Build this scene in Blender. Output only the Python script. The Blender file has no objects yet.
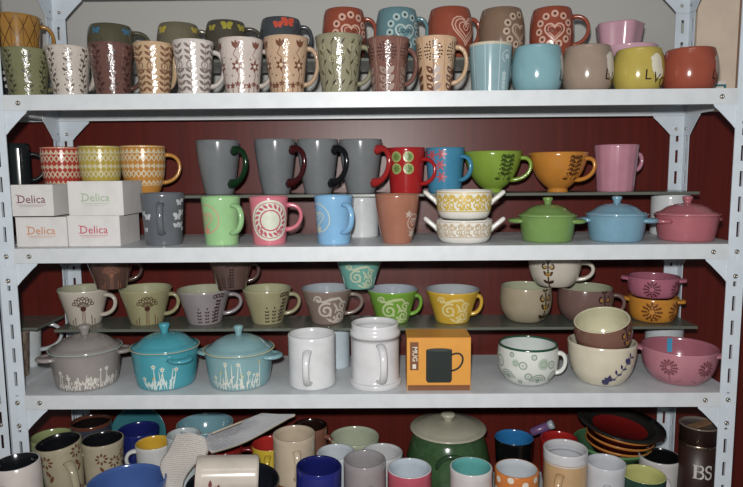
import bpy, bmesh, math, random
from mathutils import Vector, Matrix, Euler
random.seed(7)
C = bpy.context.scene.collection
PI = math.pi
R = math.radians

# ------------------------------------------------------------------ camera model
CAM = (0.5842, -0.9857, 0.1187); PITCH, YAW, ROLL, F = 0.1153, -0.0107, -0.0082, 622.3
U0, V0 = 371.5, 243.5

def cam_axes():
    f0 = Vector((math.sin(YAW), math.cos(YAW), 0))
    # forward pitched down
    rt = Vector((math.cos(YAW), -math.sin(YAW), 0))
    fw = f0 * math.cos(PITCH) + Vector((0, 0, -math.sin(PITCH)))
    up = rt.cross(fw)
    # image axes rolled: (u, v) = Rot(ROLL) (x, -y)
    c, s = math.cos(ROLL), math.sin(ROLL)
    r2 = rt * c + up * s
    u2 = up * c - rt * s
    return r2, u2, fw
RT, UP, FW = cam_axes()
CV = Vector(CAM)

def proj(p):
    d = Vector(p) - CV
    k = d.dot(FW)
    return U0 + F * d.dot(RT) / k, V0 - F * d.dot(UP) / k

def ray(u, v):
    return FW + RT * ((u - U0) / F) + UP * (-(v - V0) / F)

def at(u, v, y):
    d = ray(u, v); t = (y - CV.y) / d.y
    return CV + d * t

def at_z(u, v, z):
    d = ray(u, v); t = (z - CV.z) / d.z
    return CV + d * t

def x_of(u, y, z):
    X = 0.5
    for _ in range(8):
        a = proj((X, y, z))[0]; b = proj((X + 1e-3, y, z))[0]
        X += (u - a) / ((b - a) / 1e-3)
    return X

def dist(p):
    return (Vector(p) - CV).dot(FW)

# ------------------------------------------------------------------ levels of the rack
W = 1.14; DEPTH = 0.218; PW = 0.027; LIP = 0.0237
ZA, ZB, ZC, ZD, ZE = 0.2416, 0.0, -0.2439, -0.488, 0.466
FLOOR = -0.60

# ------------------------------------------------------------------ materials
def lin(c):
    return c / 12.92 if c <= 0.04045 else ((c + 0.055) / 1.055) ** 2.4
def rgb(h):
    h = h.lstrip('#')
    return tuple(lin(int(h[i:i+2], 16) / 255) for i in (0, 2, 4)) + (1,)
_mats = {}
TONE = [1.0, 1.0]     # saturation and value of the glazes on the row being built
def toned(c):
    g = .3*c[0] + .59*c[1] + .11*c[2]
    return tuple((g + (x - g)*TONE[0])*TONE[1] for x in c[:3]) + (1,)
def glaze(h, rough=0.16, kind='glaze', metal=0.0, spec=0.5):
    if kind == 'relief': rough, spec = .13, .42
    key = (h, rough, kind, metal, tuple(TONE))
    if key in _mats: return _mats[key]
    m = bpy.data.materials.new(kind + '_' + h.strip('#')); m.use_nodes = True
    n = m.node_tree.nodes; l = m.node_tree.links
    b = n['Principled BSDF']; b.inputs['Roughness'].default_value = rough
    b.inputs['Metallic'].default_value = metal
    b.inputs['Specular IOR Level'].default_value = spec
    col = toned(rgb(h))
    tc = n.new('ShaderNodeTexCoord'); no = n.new('ShaderNodeTexNoise')
    no.inputs['Scale'].default_value = {'speckle': 260, 'paint': 40, 'stone': 90}.get(kind, 30)
    no.inputs['Detail'].default_value = 3
    l.new(tc.outputs['Object'], no.inputs['Vector'])
    rp = n.new('ShaderNodeValToRGB'); l.new(no.outputs['Fac'], rp.inputs['Fac'])
    k = {'speckle': 0.55, 'paint': 0.93, 'stone': 0.8}.get(kind, 0.9)
    rp.color_ramp.elements[0].color = (col[0]*k, col[1]*k, col[2]*k, 1)
    rp.color_ramp.elements[1].color = col
    if kind == 'speckle':
        rp.color_ramp.elements[0].position = 0.30; rp.color_ramp.elements[1].position = 0.42
    else:
        rp.color_ramp.elements[0].position = 0.35; rp.color_ramp.elements[1].position = 0.6
    l.new(rp.outputs['Color'], b.inputs['Base Color'])
    if kind == 'relief':      # uneven hand-pressed surface breaks up the glints
        n2 = n.new('ShaderNodeTexNoise'); n2.inputs['Scale'].default_value = 170; n2.inputs['Detail'].default_value = 2
        l.new(tc.outputs['Object'], n2.inputs['Vector'])
        bp = n.new('ShaderNodeBump'); bp.inputs['Strength'].default_value = .8; bp.inputs['Distance'].default_value = .0014
        l.new(n2.outputs['Fac'], bp.inputs['Height']); l.new(bp.outputs['Normal'], b.inputs['Normal'])
    _mats[key] = m
    return m

def glass_mat():
    m = bpy.data.materials.new('green_edged_glass'); m.use_nodes = True
    b = m.node_tree.nodes['Principled BSDF']
    n = m.node_tree.nodes; l = m.node_tree.links
    no = n.new('ShaderNodeTexNoise'); no.inputs['Scale'].default_value = 9
    rp = n.new('ShaderNodeValToRGB'); l.new(no.outputs['Fac'], rp.inputs['Fac'])
    rp.color_ramp.elements[0].color = rgb('#6f756c'); rp.color_ramp.elements[1].color = rgb('#878c80')
    l.new(rp.outputs['Color'], b.inputs['Base Color'])
    b.inputs['Roughness'].default_value = 0.22; b.inputs['Transmission Weight'].default_value = 0.45
    b.inputs['IOR'].default_value = 1.45
    return m

def wood_panel_mat():
    m = bpy.data.materials.new('dark_red_wood'); m.use_nodes = True
    n = m.node_tree.nodes; l = m.node_tree.links; b = n['Principled BSDF']
    tc = n.new('ShaderNodeTexCoord'); mp = n.new('ShaderNodeMapping'); mp.inputs['Scale'].default_value = (60, 60, 1.6)
    no = n.new('ShaderNodeTexNoise'); no.inputs['Scale'].default_value = 2.2; no.inputs['Detail'].default_value = 6
    l.new(tc.outputs['Object'], mp.inputs['Vector']); l.new(mp.outputs['Vector'], no.inputs['Vector'])
    rp = n.new('ShaderNodeValToRGB'); l.new(no.outputs['Fac'], rp.inputs['Fac'])
    rp.color_ramp.elements[0].color = rgb('#4c140e'); rp.color_ramp.elements[1].color = rgb('#58180f')
    rp.color_ramp.elements[0].position = .35; rp.color_ramp.elements[1].position = .65
    l.new(rp.outputs['Color'], b.inputs['Base Color'])
    b.inputs['Roughness'].default_value = 0.40; b.inputs['Specular IOR Level'].default_value = 0.42
    bp = n.new('ShaderNodeBump'); bp.inputs['Strength'].default_value = .02
    l.new(no.outputs['Fac'], bp.inputs['Height']); l.new(bp.outputs['Normal'], b.inputs['Normal'])
    return m

def plaster_mat(name, h1, h2, scale):
    m = bpy.data.materials.new(name); m.use_nodes = True
    n = m.node_tree.nodes; l = m.node_tree.links; b = n['Principled BSDF']
    tc = n.new('ShaderNodeTexCoord'); no = n.new('ShaderNodeTexNoise'); no.inputs['Scale'].default_value = scale
    l.new(tc.outputs['Object'], no.inputs['Vector'])
    rp = n.new('ShaderNodeValToRGB'); l.new(no.outputs['Fac'], rp.inputs['Fac'])
    rp.color_ramp.elements[0].color = rgb(h1); rp.color_ramp.elements[1].color = rgb(h2)
    l.new(rp.outputs['Color'], b.inputs['Base Color']); b.inputs['Roughness'].default_value = .7
    return m

def print_mat(name, paper, ink, sx, sy, ang=0, dots=False):
    """printed paper: rows of small marks"""
    m = bpy.data.materials.new(name); m.use_nodes = True
    n = m.node_tree.nodes; l = m.node_tree.links; b = n['Principled BSDF']
    uv = n.new('ShaderNodeUVMap'); uv.uv_map = 'UVMap'
    w1 = n.new('ShaderNodeTexWave'); w1.bands_direction = 'Y'; w1.inputs['Scale'].default_value = sy
    w1.inputs['Distortion'].default_value = 0
    l.new(uv.outputs['UV'], w1.inputs['Vector'])
    mp = n.new('ShaderNodeMapping'); mp.inputs['Scale'].default_value = (sx, sy * 3.1, 1)
    l.new(uv.outputs['UV'], mp.inputs['Vector'])
    no = n.new('ShaderNodeTexNoise'); no.inputs['Scale'].default_value = 1.0; no.inputs['Detail'].default_value = 1
    l.new(mp.outputs['Vector'], no.inputs['Vector'])
    a = n.new('ShaderNodeMath'); a.operation = 'MULTIPLY'
    l.new(w1.outputs['Fac'], a.inputs[0]); l.new(no.outputs['Fac'], a.inputs[1])
    rp = n.new('ShaderNodeValToRGB'); l.new(a.outputs[0], rp.inputs['Fac'])
    rp.color_ramp.elements[0].color = rgb(paper); rp.color_ramp.elements[1].color = rgb(ink)
    rp.color_ramp.elements[0].position = .22; rp.color_ramp.elements[1].position = .42
    l.new(rp.outputs['Color'], b.inputs['Base Color']); b.inputs['Roughness'].default_value = .55
    return m

# ------------------------------------------------------------------ object helpers
def link(name, bm, mats, parent=None, smooth=True, loc=None):
    me = bpy.data.meshes.new(name); bm.normal_update(); bm.to_mesh(me); bm.free()
    if not isinstance(mats, (list, tuple)): mats = [mats]
    for m in mats: me.materials.append(m)
    for p in me.polygons: p.use_smooth = smooth
    o = bpy.data.objects.new(name, me); C.objects.link(o)
    if parent is not None: o.parent = parent
    if loc is not None: o.location = loc
    return o

def tag(o, label, cat, group=None):
    o['label'] = label; o['category'] = cat
    if group: o['group'] = group
    return o

def empty(name, loc, rot=(0, 0, 0)):
    o = bpy.data.objects.new(name, None); C.objects.link(o); o.empty_display_size = .02
    o.location = loc; o.rotation_euler = rot
    return o

def box(bm, x0, x1, y0, y1, z0, z1, mi=0):
    vs = [bm.verts.new((x, y, z)) for z in (z0, z1) for y in (y0, y1) for x in (x0, x1)]
    for f in ((0, 2, 3, 1), (4, 5, 7, 6), (0, 1, 5, 4), (2, 6, 7, 3), (0, 4, 6, 2), (1, 3, 7, 5)):
        bm.faces.new([vs[i] for i in f]).material_index = mi
    return vs

def autosmooth(o, deg=35):
    for p in o.data.polygons: p.use_smooth = True
    try:
        o.data.set_sharp_from_angle(angle=R(deg))
    except Exception: pass

# ------------------------------------------------------------------ lathe
def interp(prof, z):
    for (r0, z0), (r1, z1) in zip(prof, prof[1:]):
        if z <= z1:
            if z1 - z0 < 1e-9: continue
            t = (z - z0) / (z1 - z0)
            return r0 + (r1 - r0) * max(0, min(1, t))
    return prof[-1][0]

def smooth_prof(prof, n=22):
    """Catmull-Rom resample of (r, z) points"""
    P = [Vector((a, b, 0)) for a, b in prof]
    P = [P[0] * 2 - P[1]] + P + [P[-1] * 2 - P[-2]]
    out = []
    seg = len(P) - 3; k = max(2, n // seg)
    for i in range(seg):
        p0, p1, p2, p3 = P[i:i+4]
        for j in range(k):
            t = j / k
            q = 0.5 * ((2*p1) + (p2-p0)*t + (2*p0-5*p1+4*p2-p3)*t*t + (3*p1-p0-3*p2+p3)*t**3)
            out.append((q.x, q.y))
    out.append((P[-2].x, P[-2].y))
    return out

def lathe(bm, pts, mis, seg=44, rib=None):
    """pts: list of (r, z); mis: material index per segment"""
    rings = []
    for r, z in pts:
        if r < 1e-6: rings.append([bm.verts.new((0, 0, z))])
        else:
            ring = []
            for i in range(seg):
                a = 2 * PI * i / seg
                rr = r * (1 + rib(a, z)) if rib else r
                ring.append(bm.verts.new((rr * math.cos(a), rr * math.sin(a), z)))
            rings.append(ring)
    for k in range(len(rings) - 1):
        A, B = rings[k], rings[k+1]
        for i in range(seg):
            j = (i + 1) % seg
            if len(A) == 1 and len(B) == 1: continue
            if len(A) == 1: f = bm.faces.new((A[0], B[j], B[i]))
            elif len(B) == 1: f = bm.faces.new((A[i], A[j], B[0]))
            else: f = bm.faces.new((A[i], A[j], B[j], B[i]))
            f.material_index = mis[k]

PROF = {
 'latte':   [(.70, 0), (.735, .03), (.80, .3), (.885, .62), (1, 1)],
 'taper':   [(.80, 0), (.84, .03), (.90, .4), (.96, .75), (1, 1)],
 'barrel':  [(.62, 0), (.80, .06), (.95, .25), (1, .5), (.985, .72), (.93, .9), (.86, 1)],
 'ball':    [(.70, 0), (.86, .08), (.97, .28), (1, .52), (.96, .78), (.87, 1)],
 'vase':    [(.60, 0), (.66, .03), (.80, .3), (.91, .6), (.975, .82), (1, 1)],
 'straight':[(.92, 0), (.97, .025), (1, .07), (1, .5), (1, 1)],
 'cone':    [(.56, 0), (.62, .03), (.72, .3), (.86, .66), (1, 1)],
 'cup':     [(.55, 0), (.68, .05), (.87, .3), (.97, .62), (1, 1)],
 'footed':  [(.36, 0), (.335, .05), (.34, .09), (.52, .2), (.76, .43), (.92, .72), (1, 1)],
 'bowl':    [(.42, 0), (.52, .04), (.78, .28), (.93, .62), (1, 1)],
 'round':   [(.50, 0), (.70, .06), (.93, .32), (1, .62), (.985, .85), (.96, 1)],
 'pot':     [(.74, 0), (.82, .05), (.88, .35), (.92, .7), (.955, .93), (1, 1)],
 'tank':    [(.95, 0), (.99, .02), (.99, .10), (.92, .13), (.92, .74), (.96, .80), (.96, .88), (.9, .92), (.9, 1)],
 'stackbowl':[(.72, 0), (.84, .07), (.94, .28), (.985, .62), (1, 1)],
 'chalice': [(.6, 0), (.70, .05), (.86, .35), (.97, .7), (1, 1)],
 'collar':  [(.92, 0), (.98, .03), (.98, .84), (.98, .86), (1.0, .87), (1, 1)],
}

class Dec:
    """puts flat painted shapes onto the curved outside of a body"""
    def __init__(s, bm, prof, H, base):
        s.bm, s.prof, s.H, s.base = bm, prof, H, base
        s.phi = 0; s.eps = .00035
    def p(s, a, t, lay=0):
        z = max(0.0, min(1.0, t)) * s.H
        r = interp(s.prof, z)
        ang = s.base + R(s.phi) + a * s.H / max(r, .01)
        r += s.eps + .00022 * lay
        return s.bm.verts.new((r * math.cos(ang), r * math.sin(ang), z))
    def poly(s, pts, m, lay=0):
        try: s.bm.faces.new([s.p(x, y, lay) for x, y in pts]).material_index = m
        except ValueError: pass
    def disc(s, x, y, r, m, lay=0, n=12, ry=None):
        ry = ry or r
        k = max(1, int(r * s.H / .005))
        prev = [s.p(x, y, lay)]
        for q in range(1, k + 1):
            f = q / k
            ring = [s.p(x + r*f*math.cos(2*PI*i/n), y + ry*f*math.sin(2*PI*i/n), lay) for i in range(n)]
            for i in range(n):
                j = (i+1) % n
                if len(prev) == 1: fc = s.bm.faces.new((prev[0], ring[i], ring[j]))
                else: fc = s.bm.faces.new((prev[i], ring[i], ring[j], prev[j]))
                fc.material_index = m
            prev = ring
    def stroke(s, pts, w, m, lay=0, taper=False):
        # dense resample
        P = []
        for (a, b) in zip(pts, pts[1:]):
            L = math.hypot(b[0]-a[0], b[1]-a[1]); k = max(1, int(L * s.H / .005))
            for i in range(k): P.append((a[0]+(b[0]-a[0])*i/k, a[1]+(b[1]-a[1])*i/k))
        P.append(pts[-1]); n = len(P); rows = []
        for i, (x, y) in enumerate(P):
            a = P[max(0, i-1)]; b = P[min(n-1, i+1)]
            dx, dy = b[0]-a[0], b[1]-a[1]; L = math.hypot(dx, dy) or 1
            ww = w * (math.sin(PI * (i + .35) / (n - .3)) ** .6 if taper else 1) / 2
            nx, ny = -dy/L*ww, dx/L*ww
            rows.append((s.p(x+nx, y+ny, lay), s.p(x-nx, y-ny, lay)))
        for A, B in zip(rows, rows[1:]):
            s.bm.faces.new((A[0], A[1], B[1], B[0])).material_index = m
    def arc(s, x, y, r, a0, a1, w, m, lay=0, ry=None):
        ry = ry or r; n = max(4, int(abs(a1-a0)/24))
        s.stroke([(x + r*math.cos(R(a0+(a1-a0)*i/n)), y + ry*math.sin(R(a0+(a1-a0)*i/n))) for i in range(n+1)], w, m, lay)
    def leaf(s, x, y, L, w, ang, m, lay=0):
        c, d = math.cos(R(ang)), math.sin(R(ang)); out = []
        for t, k in ((0, 0), (.25, .8), (.55, 1), (.8, .6), (1, 0)): out.append((t*L, k*w/2))
        for t, k in ((.8, .6), (.55, 1), (.25, .8)): out.append((t*L, -k*w/2))
        s.poly([(x + a*c - b*d, y + a*d + b*c) for a, b in out], m, lay)
    def flower(s, x, y, r, n, m, mc=None, w=.5, a0=90, lay=0):
        for i in range(n): s.leaf(x, y, r, r*w, a0 + 360*i/n, m, lay)
        if mc is not None: s.disc(x, y, r*.3, mc, lay+1)
    def spiral(s, x, y, r, turns, a0, w, m, lay=0, sign=1):
        n = int(turns*12); pts = []
        for i in range(n+1):
            t = i/n; a = R(a0) + sign*turns*2*PI*t; rr = r*(1-.85*t)
            pts.append((x+rr*math.cos(a), y+rr*math.sin(a)))
        s.stroke(pts, w, m, lay)
    def heart(s, x, y, r, w, m, lay=0, fill=False):
        pts = []
        for i in range(25):
            t = 2*PI*i/24
            pts.append((x + r*math.sin(t)**3, y + r*(.81*math.cos(t)-.31*math.cos(2*t)-.12*math.cos(3*t)-.06*math.cos(4*t))))
        s.stroke(pts, w, m, lay)
    def text(s, txt, x, y, size, m, lay=0, shear=0, rot=0):
        cu = bpy.data.curves.new('t', 'FONT'); cu.body = txt; cu.size = 1; cu.align_x = 'CENTER'; cu.resolution_u = 2
        o = bpy.data.objects.new('t', cu); C.objects.link(o)
        dg = bpy.context.evaluated_depsgraph_get(); me = o.evaluated_get(dg).to_mesh()
        c, d = math.cos(R(rot)), math.sin(R(rot)); vs = []
        for v in me.vertices:
            a = v.co.x*size + shear*v.co.y*size; b = v.co.y*size
            vs.append(s.p(x + a*c - b*d, y + a*d + b*c, lay))
        for p in me.polygons:
            try: s.bm.faces.new([vs[i] for i in p.vertices]).material_index = m
            except ValueError: pass
        C.objects.unlink(o); bpy.data.objects.remove(o); bpy.data.curves.remove(cu)

# ---- painted patterns.  m = first paint slot (3), m+1 second, ...
def vines(cols, m=3):
    def f(d):
        for c in cols:
            d.phi = c
            d.stroke([(.03*math.sin(t*9), .05+.9*t) for t in [i/14 for i in range(15)]], .014, m)
            for i in range(9):
                t = .09 + i*.1; sd = 1 if i % 2 else -1
                d.leaf(.03*math.sin((t-.05)/.9*9), t, .11, .05, 90 - sd*48, m)
                d.disc(-sd*.07, t+.04, .017, m, n=6)
    return f
def chevrons(cols, m=3, circ=True):
    def f(d):
        for c in cols:
            d.phi = c
            d.stroke([(0, .05), (0, .9)], .012, m)
            for i in range(8):
                t = .08 + i*.11
                if circ and i == 4:
                    d.arc(0, t+.03, .07, 0, 360, .02, m); continue
                for sd in (-1, 1): d.leaf(0, t, .14, .055, 90 - sd*52, m)
    return f
def tulips(cols, m=3):
    def f(d):
        for c in cols:
            d.phi = c
            for a in (60, 90, 120): d.leaf(0, .8, .15, .06, a, m)
            d.stroke([(0, .8), (-.06, .7), (.02, .62), (0, .5)], .012, m)
            d.flower(0, .5, .11, 6, m, 4, .45)
            d.stroke([(0, .42), (.03, .33), (0, .25)], .012, m)
            for q in (-.1, 0, .1):
                d.flower(q, .16 + .03*(q == 0), .06, 5, m, None, .5)
                d.stroke([(q, .02), (q, .14)], .014, m)
            for q in ((-.1, .33), (.09, .36), (-.1, .62), (.1, .66)): d.disc(q[0], q[1], .016, m, n=6)
    return f
def branches(m=3):
    def f(d):
        for c in (-48, -22, 4, 30, 56):
            d.phi = c; k = random.uniform(-.06, .06)
            d.stroke([(k, .02), (-k, .3), (k+.04, .6), (-k, .92)], .013, m)
            for i in range(5):
                t = .14+.17*i; sd = (-1)**i
                d.leaf(0, t, .13, .03, 90 - sd*35, m+1)
            d.arc(.02, .78 - (c % 3)*.1, .05, 0, 360, .014, m+2)
    return f
def dotflower(cols, m=3):
    def f(d):
        for c in cols:
            d.phi = c
            for rr, n in ((.05, 8), (.095, 12), (.14, 16)):
                for i in range(n):
                    a = 2*PI*i/n; d.leaf(rr*math.cos(a), .74+rr*math.sin(a), .045, .032, math.degrees(a), m)
            for i in range(3):
                for sd in (-1, 1): d.leaf(0, .04+.15*i, .2, .1, 90-sd*44, m+1)
            d.stroke([(0, .02), (0, .55)], .02, m+1)
            for q in (-.21, .21): d.stroke([(q, .02), (q, .97)], .012, m+2)
    return f
def stripeflower(m=3):
    def f(d):
        for c in (-50, -14, 26, 60):
            d.phi = c; d.stroke([(0, .02), (0, .98)], .018, m)
        d.phi = 44
        for i in range(4): d.flower(0, .1+.09*i, .07, 6, m, None, .5)
        d.arc(.05, .72, .12, 40, 250, .02, m); d.flower(.06, .72, .07, 5, m, None, .6)
    return f
def letters(txt, phi, m=3, blob=None, size=.34):
    def f(d):
        if blob is not None:
            d.phi = blob
            d.disc(0, .6, .16, m+1, ry=.26); d.disc(.08, .42, .14, m+1, ry=.15); d.disc(-.1, .72, .07, m+1)
        d.phi = phi
        for i, ch in enumerate(txt): d.text(ch, i*.2, .24-.07*i, size, m, lay=2, rot=-14*i)
    return f
def lattice(m=3):
    def f(d):
        for c in range(-90, 91, 30):
            d.phi = c
            d.stroke([(-.22, .02), (.22, .98)], .018, m); d.stroke([(.22, .02), (-.22, .98)], .018, m)
        for c in range(-75, 76, 30):
            d.phi = c; d.stroke([(0, .1), (0, .9)], .01, m)
    return f
def butterflies(spots, m=3, dots=4):
    def f(d):
        for (c, t, k) in spots:
            d.phi = c
            for a, L in ((35, .16), (145, .16), (-30, .11), (210, .11)): d.leaf(0, t, L*k, L*k*.75, a, m, 1)
        for i in range(34):
            d.phi = -60 + 120*random.random(); d.disc(0, .25+.45*random.random(), .014, dots, n=6)
    return f
def pawheart(phi, m=3, word=None):
    def f(d):
        d.phi = phi
        d.heart(0, .52, .19, .035, m)
        d.heart(0, .52, .13, .014, m)
        for i in range(11):
            a = R(90 + i*360/11); d.disc(.31*math.cos(a), .56+.29*math.sin(a), .072, m)
            d.disc(.31*math.cos(a), .56+.29*math.sin(a), .03, 4, lay=1, n=8)
        if word: d.text(word, 0, .5, .17, 4, lay=1)
    return f
def spiralheart(phi, m=3):
    def f(d):
        d.phi = phi
        for r in (.3, .24, .16): d.heart(0, .58, r, .025, m)
        d.spiral(.0, .6, .09, 1.5, 0, .02, m)
        for i in range(7): d.disc(-.2+.07*i, .24, .022, 4, n=6)
    return f
def aztec(m=3):
    def f(d):
        n = 15
        for i in range(n):
            d.phi = -98 + 196*i/(n-1); w = .062
            for t in (.90, .27): d.poly([(-w, t-.05), (w, t-.05), (0, t+.05)], m)
            for t in (.74, .42):
                d.stroke([(-w, t), (0, t+.09), (w, t)], .034, m); d.stroke([(-w, t+.05), (0, t-.05), (w, t+.05)], .026, m)
            d.leaf(0, .535, .12, .06, 90, m)
            d.disc(w, .595, .028, m, n=6)
        for t in (.205, .985):
            for k in range(-96, 96, 8):
                d.phi = k+4; d.stroke([(-.078, t), (.078, t)], .014, m)
    return f
def whiteflies(m=3):
    def f(d):
        for (c, t, k) in ((50, .82, .8), (66, .86, .6), (44, .55, 1), (60, .62, .8), (38, .38, .6), (56, .38, .8), (70, .3, .6), (-48, .55, .8), (-60, .3, .6), (-66, .62, .6)):
            d.phi = c
            for a, L in ((35, .13), (145, .13), (-35, .09), (215, .09)): d.leaf(0, t, L*k, L*k*.7, a, m)
    return f
def medallion(phi, m=3, ink=4, r=.36, t=.55, band=True):
    def f(d):
        d.phi = phi
        if band:
            d.disc(0, t, r, m, n=28)
            for q in range(18):
                a = 2*PI*q/18; d.leaf(r*.6*math.cos(a), t+r*.6*math.sin(a), r*.3, r*.14, math.degrees(a)+50, ink, 1)
            d.arc(0, t, r*.5, 0, 360, .03, ink, 1); d.arc(0, t, r*.88, 0, 360, .015, ink, 1)
            d.spiral(-.2, .28, .1, 1.3, 40, .02, ink, 1); d.spiral(.2, .3, .08, 1.3, 140, .02, ink, 1)
        else:
            d.arc(0, t, r, 0, 360, .02, m); d.heart(0, t, r*.55, .02, m); d.spiral(0, t+.02, r*.35, 1.4, 0, .018, m)
            d.flower(0, t-.24, .1, 6, m); d.flower(-.16, t+.16, .08, 5, m)
    return f
def roundels(phi, m=3, ink=4, cen=(-.14, .14), rows=(.8, .54), r=.12):
    def f(d):
        d.phi = phi
        for x in cen:
            for t in rows:
                d.disc(x, t, r, m, n=16); d.flower(x, t, r*.85, 8, ink, None, .3, lay=1); d.arc(x, t, r*.55, 0, 360, .014, ink, 1)
    return f
def snowflakes(phi, m=3, pts=((-.32, .84), (-.1, .84), (.14, .86), (.1, .62), (.12, .36)), r=.12):
    def f(d):
        d.phi = phi
        for x, t in pts:
            for k in range(6):
                a = R(60*k); d.stroke([(x, t), (x+r*math.cos(a), t+r*math.sin(a))], .026, m)
                d.disc(x+r*.85*math.cos(a), t+r*.85*math.sin(a), .022, m, n=6)
            d.arc(x, t, r*.5, 0, 360, .02, m)
    return f
def tree(phi, m=3, k=1.0):
    def f(d):
        d.phi = phi
        d.stroke([(0, .3), (0, .75)], .02, m)
        for i in range(5):
            t = .42 + i*.1
            for sd in (-1, 1):
                d.leaf(0, t, .2*k*(1-.08*abs(i-3))+.02, .085, 90-sd*58, m); d.disc(sd*.17*k, t+.05, .026, m, n=6)
        d.leaf(0, .82, .12, .07, 90, m)
        for sd in (-1, 1):
            d.spiral(sd*.16, .36, .07, 1.3, 90, .016, m, sign=sd); d.leaf(sd*.08, .32, .17, .05, 90-sd*80, m)
    return f
def dandelion(phi, m=3, ring=4):
    def f(d):
        d.phi = phi
        for i in range(7):
            a = R(20+i*23); x, y = .22*math.cos(a), .56+.22*math.sin(a)
            d.stroke([(0, .5), (x, y)], .018, m); d.arc(x*1.14, .56+(y-.56)*1.14, .04, 0, 360, .022, m)
            d.arc(x*.62, .56+(y-.56)*.55, .028, 0, 360, .015, m)
        d.leaf(0, .42, .16, .15, 90, m)
        for q in (-.035, .0, .035): d.stroke([(q, .03), (q, .46)], .014, ring)
        for q, h in ((-.22, .25), (.2, .3), (.28, .2), (-.3, .18)): d.stroke([(q, .03), (q, h)], .025, ring)
    return f
def plaited(phi, m=3):
    def f(d):
        d.phi = phi
        for i in range(7):
            for sd in (-1, 1): d.leaf(0, .1+.1*i, .1, .07, 90-sd*52, m)
        for q in (-.13, -.05, .05, .13): d.arc(q, .9 - abs(q)*.2, .05, 0, 360, .03, m)
        for c in (-50, -28, -8):
            d.phi = phi + c
            for i in range(4):
                for sd in (-1, 1): d.leaf(0, .08+.1*i, .085, .045, 90-sd*50, m)
            d.leaf(0, .48, .08, .04, 90, m)
    return f
def swirls(phi, m=3):
    def f(d):
        d.phi = phi
        d.spiral(-.12, .44, .24, 1.6, 60, .065, m); d.spiral(.3, .26, .18, 1.5, 120, .06, m, sign=-1)
        d.spiral(-.36, .76, .13, 1.3, 200, .05, m, sign=-1); d.spiral(.38, .56, .14, 1.3, 20, .05, m)
        d.stroke([(-.44, .78), (-.22, .7), (.02, .78), (.26, .8), (.42, .62)], .085, m, taper=True)
        d.stroke([(-.1, .2), (.1, .08), (.36, .08)], .06, m, taper=True); d.stroke([(.1, .66), (.2, .5), (.14, .36)], .07, m, taper=True)
        for q in ((-.0, .14), (.12, .22), (.42, .14), (.24, .44), (.0, .3)): d.disc(q[0], q[1], .045, m, n=8)
        d.leaf(.1, .1, .2, .09, 30, m); d.leaf(.34, .36, .18, .09, 60, m)
    return f
def owls(phi, m=3, m2=4):
    def f(d):
        d.phi = phi
        d.stroke([(0, .1), (0, .92)], .05, m)
        for sd in (-1, 1):
            d.spiral(sd*.11, .74, .1, 1.2, 90, .05, m, sign=-sd); d.arc(sd*.11, .74, .035, 0, 360, .03, m2)
            d.leaf(0, .42, .24, .12, 90-sd*42, m); d.leaf(0, .46, .14, .05, 90-sd*42, m2, 1)
            d.leaf(0, .16, .22, .11, 90-sd*55, m); d.leaf(0, .94, .12, .08, 90-sd*60, m)
        d.disc(0, .46, .06, m2, 1, n=10); d.disc(0, .46, .03, m, 2, n=8); d.leaf(0, .1, .1, .1, 270, m)
    return f
def ornament(m=3):
    def f(d):
        for c in range(-85, 86, 17):
            d.phi = c; s = 1 if (c // 17) % 2 else -1
            d.spiral(-.12, .72, .15, 1.4, 90, .055, m, sign=s); d.spiral(.14, .5, .15, 1.4, -90, .055, m, sign=s)
            d.leaf(.08, .72, .24, .1, 40, m); d.leaf(-.18, .46, .24, .1, -30, m); d.leaf(0, .6, .2, .09, 80, m); d.disc(.26, .8, .04, m, n=8)
            d.stroke([(-.24, .3), (.24, .3)], .035, m); d.stroke([(-.24, .94), (.24, .94)], .03, m)
    return f
def meadow(cen, m=3, y=4, n=14, span=70, top=.55):
    def f(d):
        for i in range(n*3):
            d.phi = cen - span/2 + span*random.random(); q = random.uniform(-.08, .08); t = random.uniform(.03, .2)
            d.leaf(q, t, random.uniform(.08, .2)*top*1.6, .03, 90 + random.uniform(-35, 35), m)
        for i in range(n):
            d.phi = cen - span/2 + span*i/(n-1); h = top*random.uniform(.45, 1); k = random.uniform(-.06, .06)
            d.stroke([(0, .03), (k, h*.6), (k*1.6, h)], .026, m, taper=True)
            if i % 3 == 0: d.flower(k*1.6, h, .07, 5, m, y, .55)
            elif i % 3 == 1: d.leaf(k*1.6, h-.03, .1, .05, 90-k*300, y if i % 2 else m)
            else:
                d.leaf(k, h*.5, .1, .04, 50, m); d.leaf(k, h*.4, .1, .04, 130, m)
    return f
def paisley(m=3, m2=4):
    def f(d):
        for (c, t, r, q) in ((-60, .62, .14, 0), (-42, .3, .2, 1), (-22, .66, .1, 2), (-8, .62, .09, 0), (-16, .16, .07, 2), (2, .34, .08, 0), (22, .25, .2, 1), (30, .66, .15, 2), (48, .62, .09, 0), (56, .3, .12, 0), (-30, .86, .05, 0), (12, .84, .06, 0)):
            d.phi = c
            if q == 2: d.disc(0, t, r, m2, n=14); d.arc(0, t, r*.5, 0, 360, .015, m, 1)
            elif q == 1:
                for k in (1, .72, .45): d.arc(0, t-.06, r*k, 0, 180, .03, m)
                d.disc(0, t-.04, r*.25, m)
            else: d.arc(0, t, r, 0, 360, .03, m); d.disc(0, t, r*.45, m2, n=8)
    return f
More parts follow.
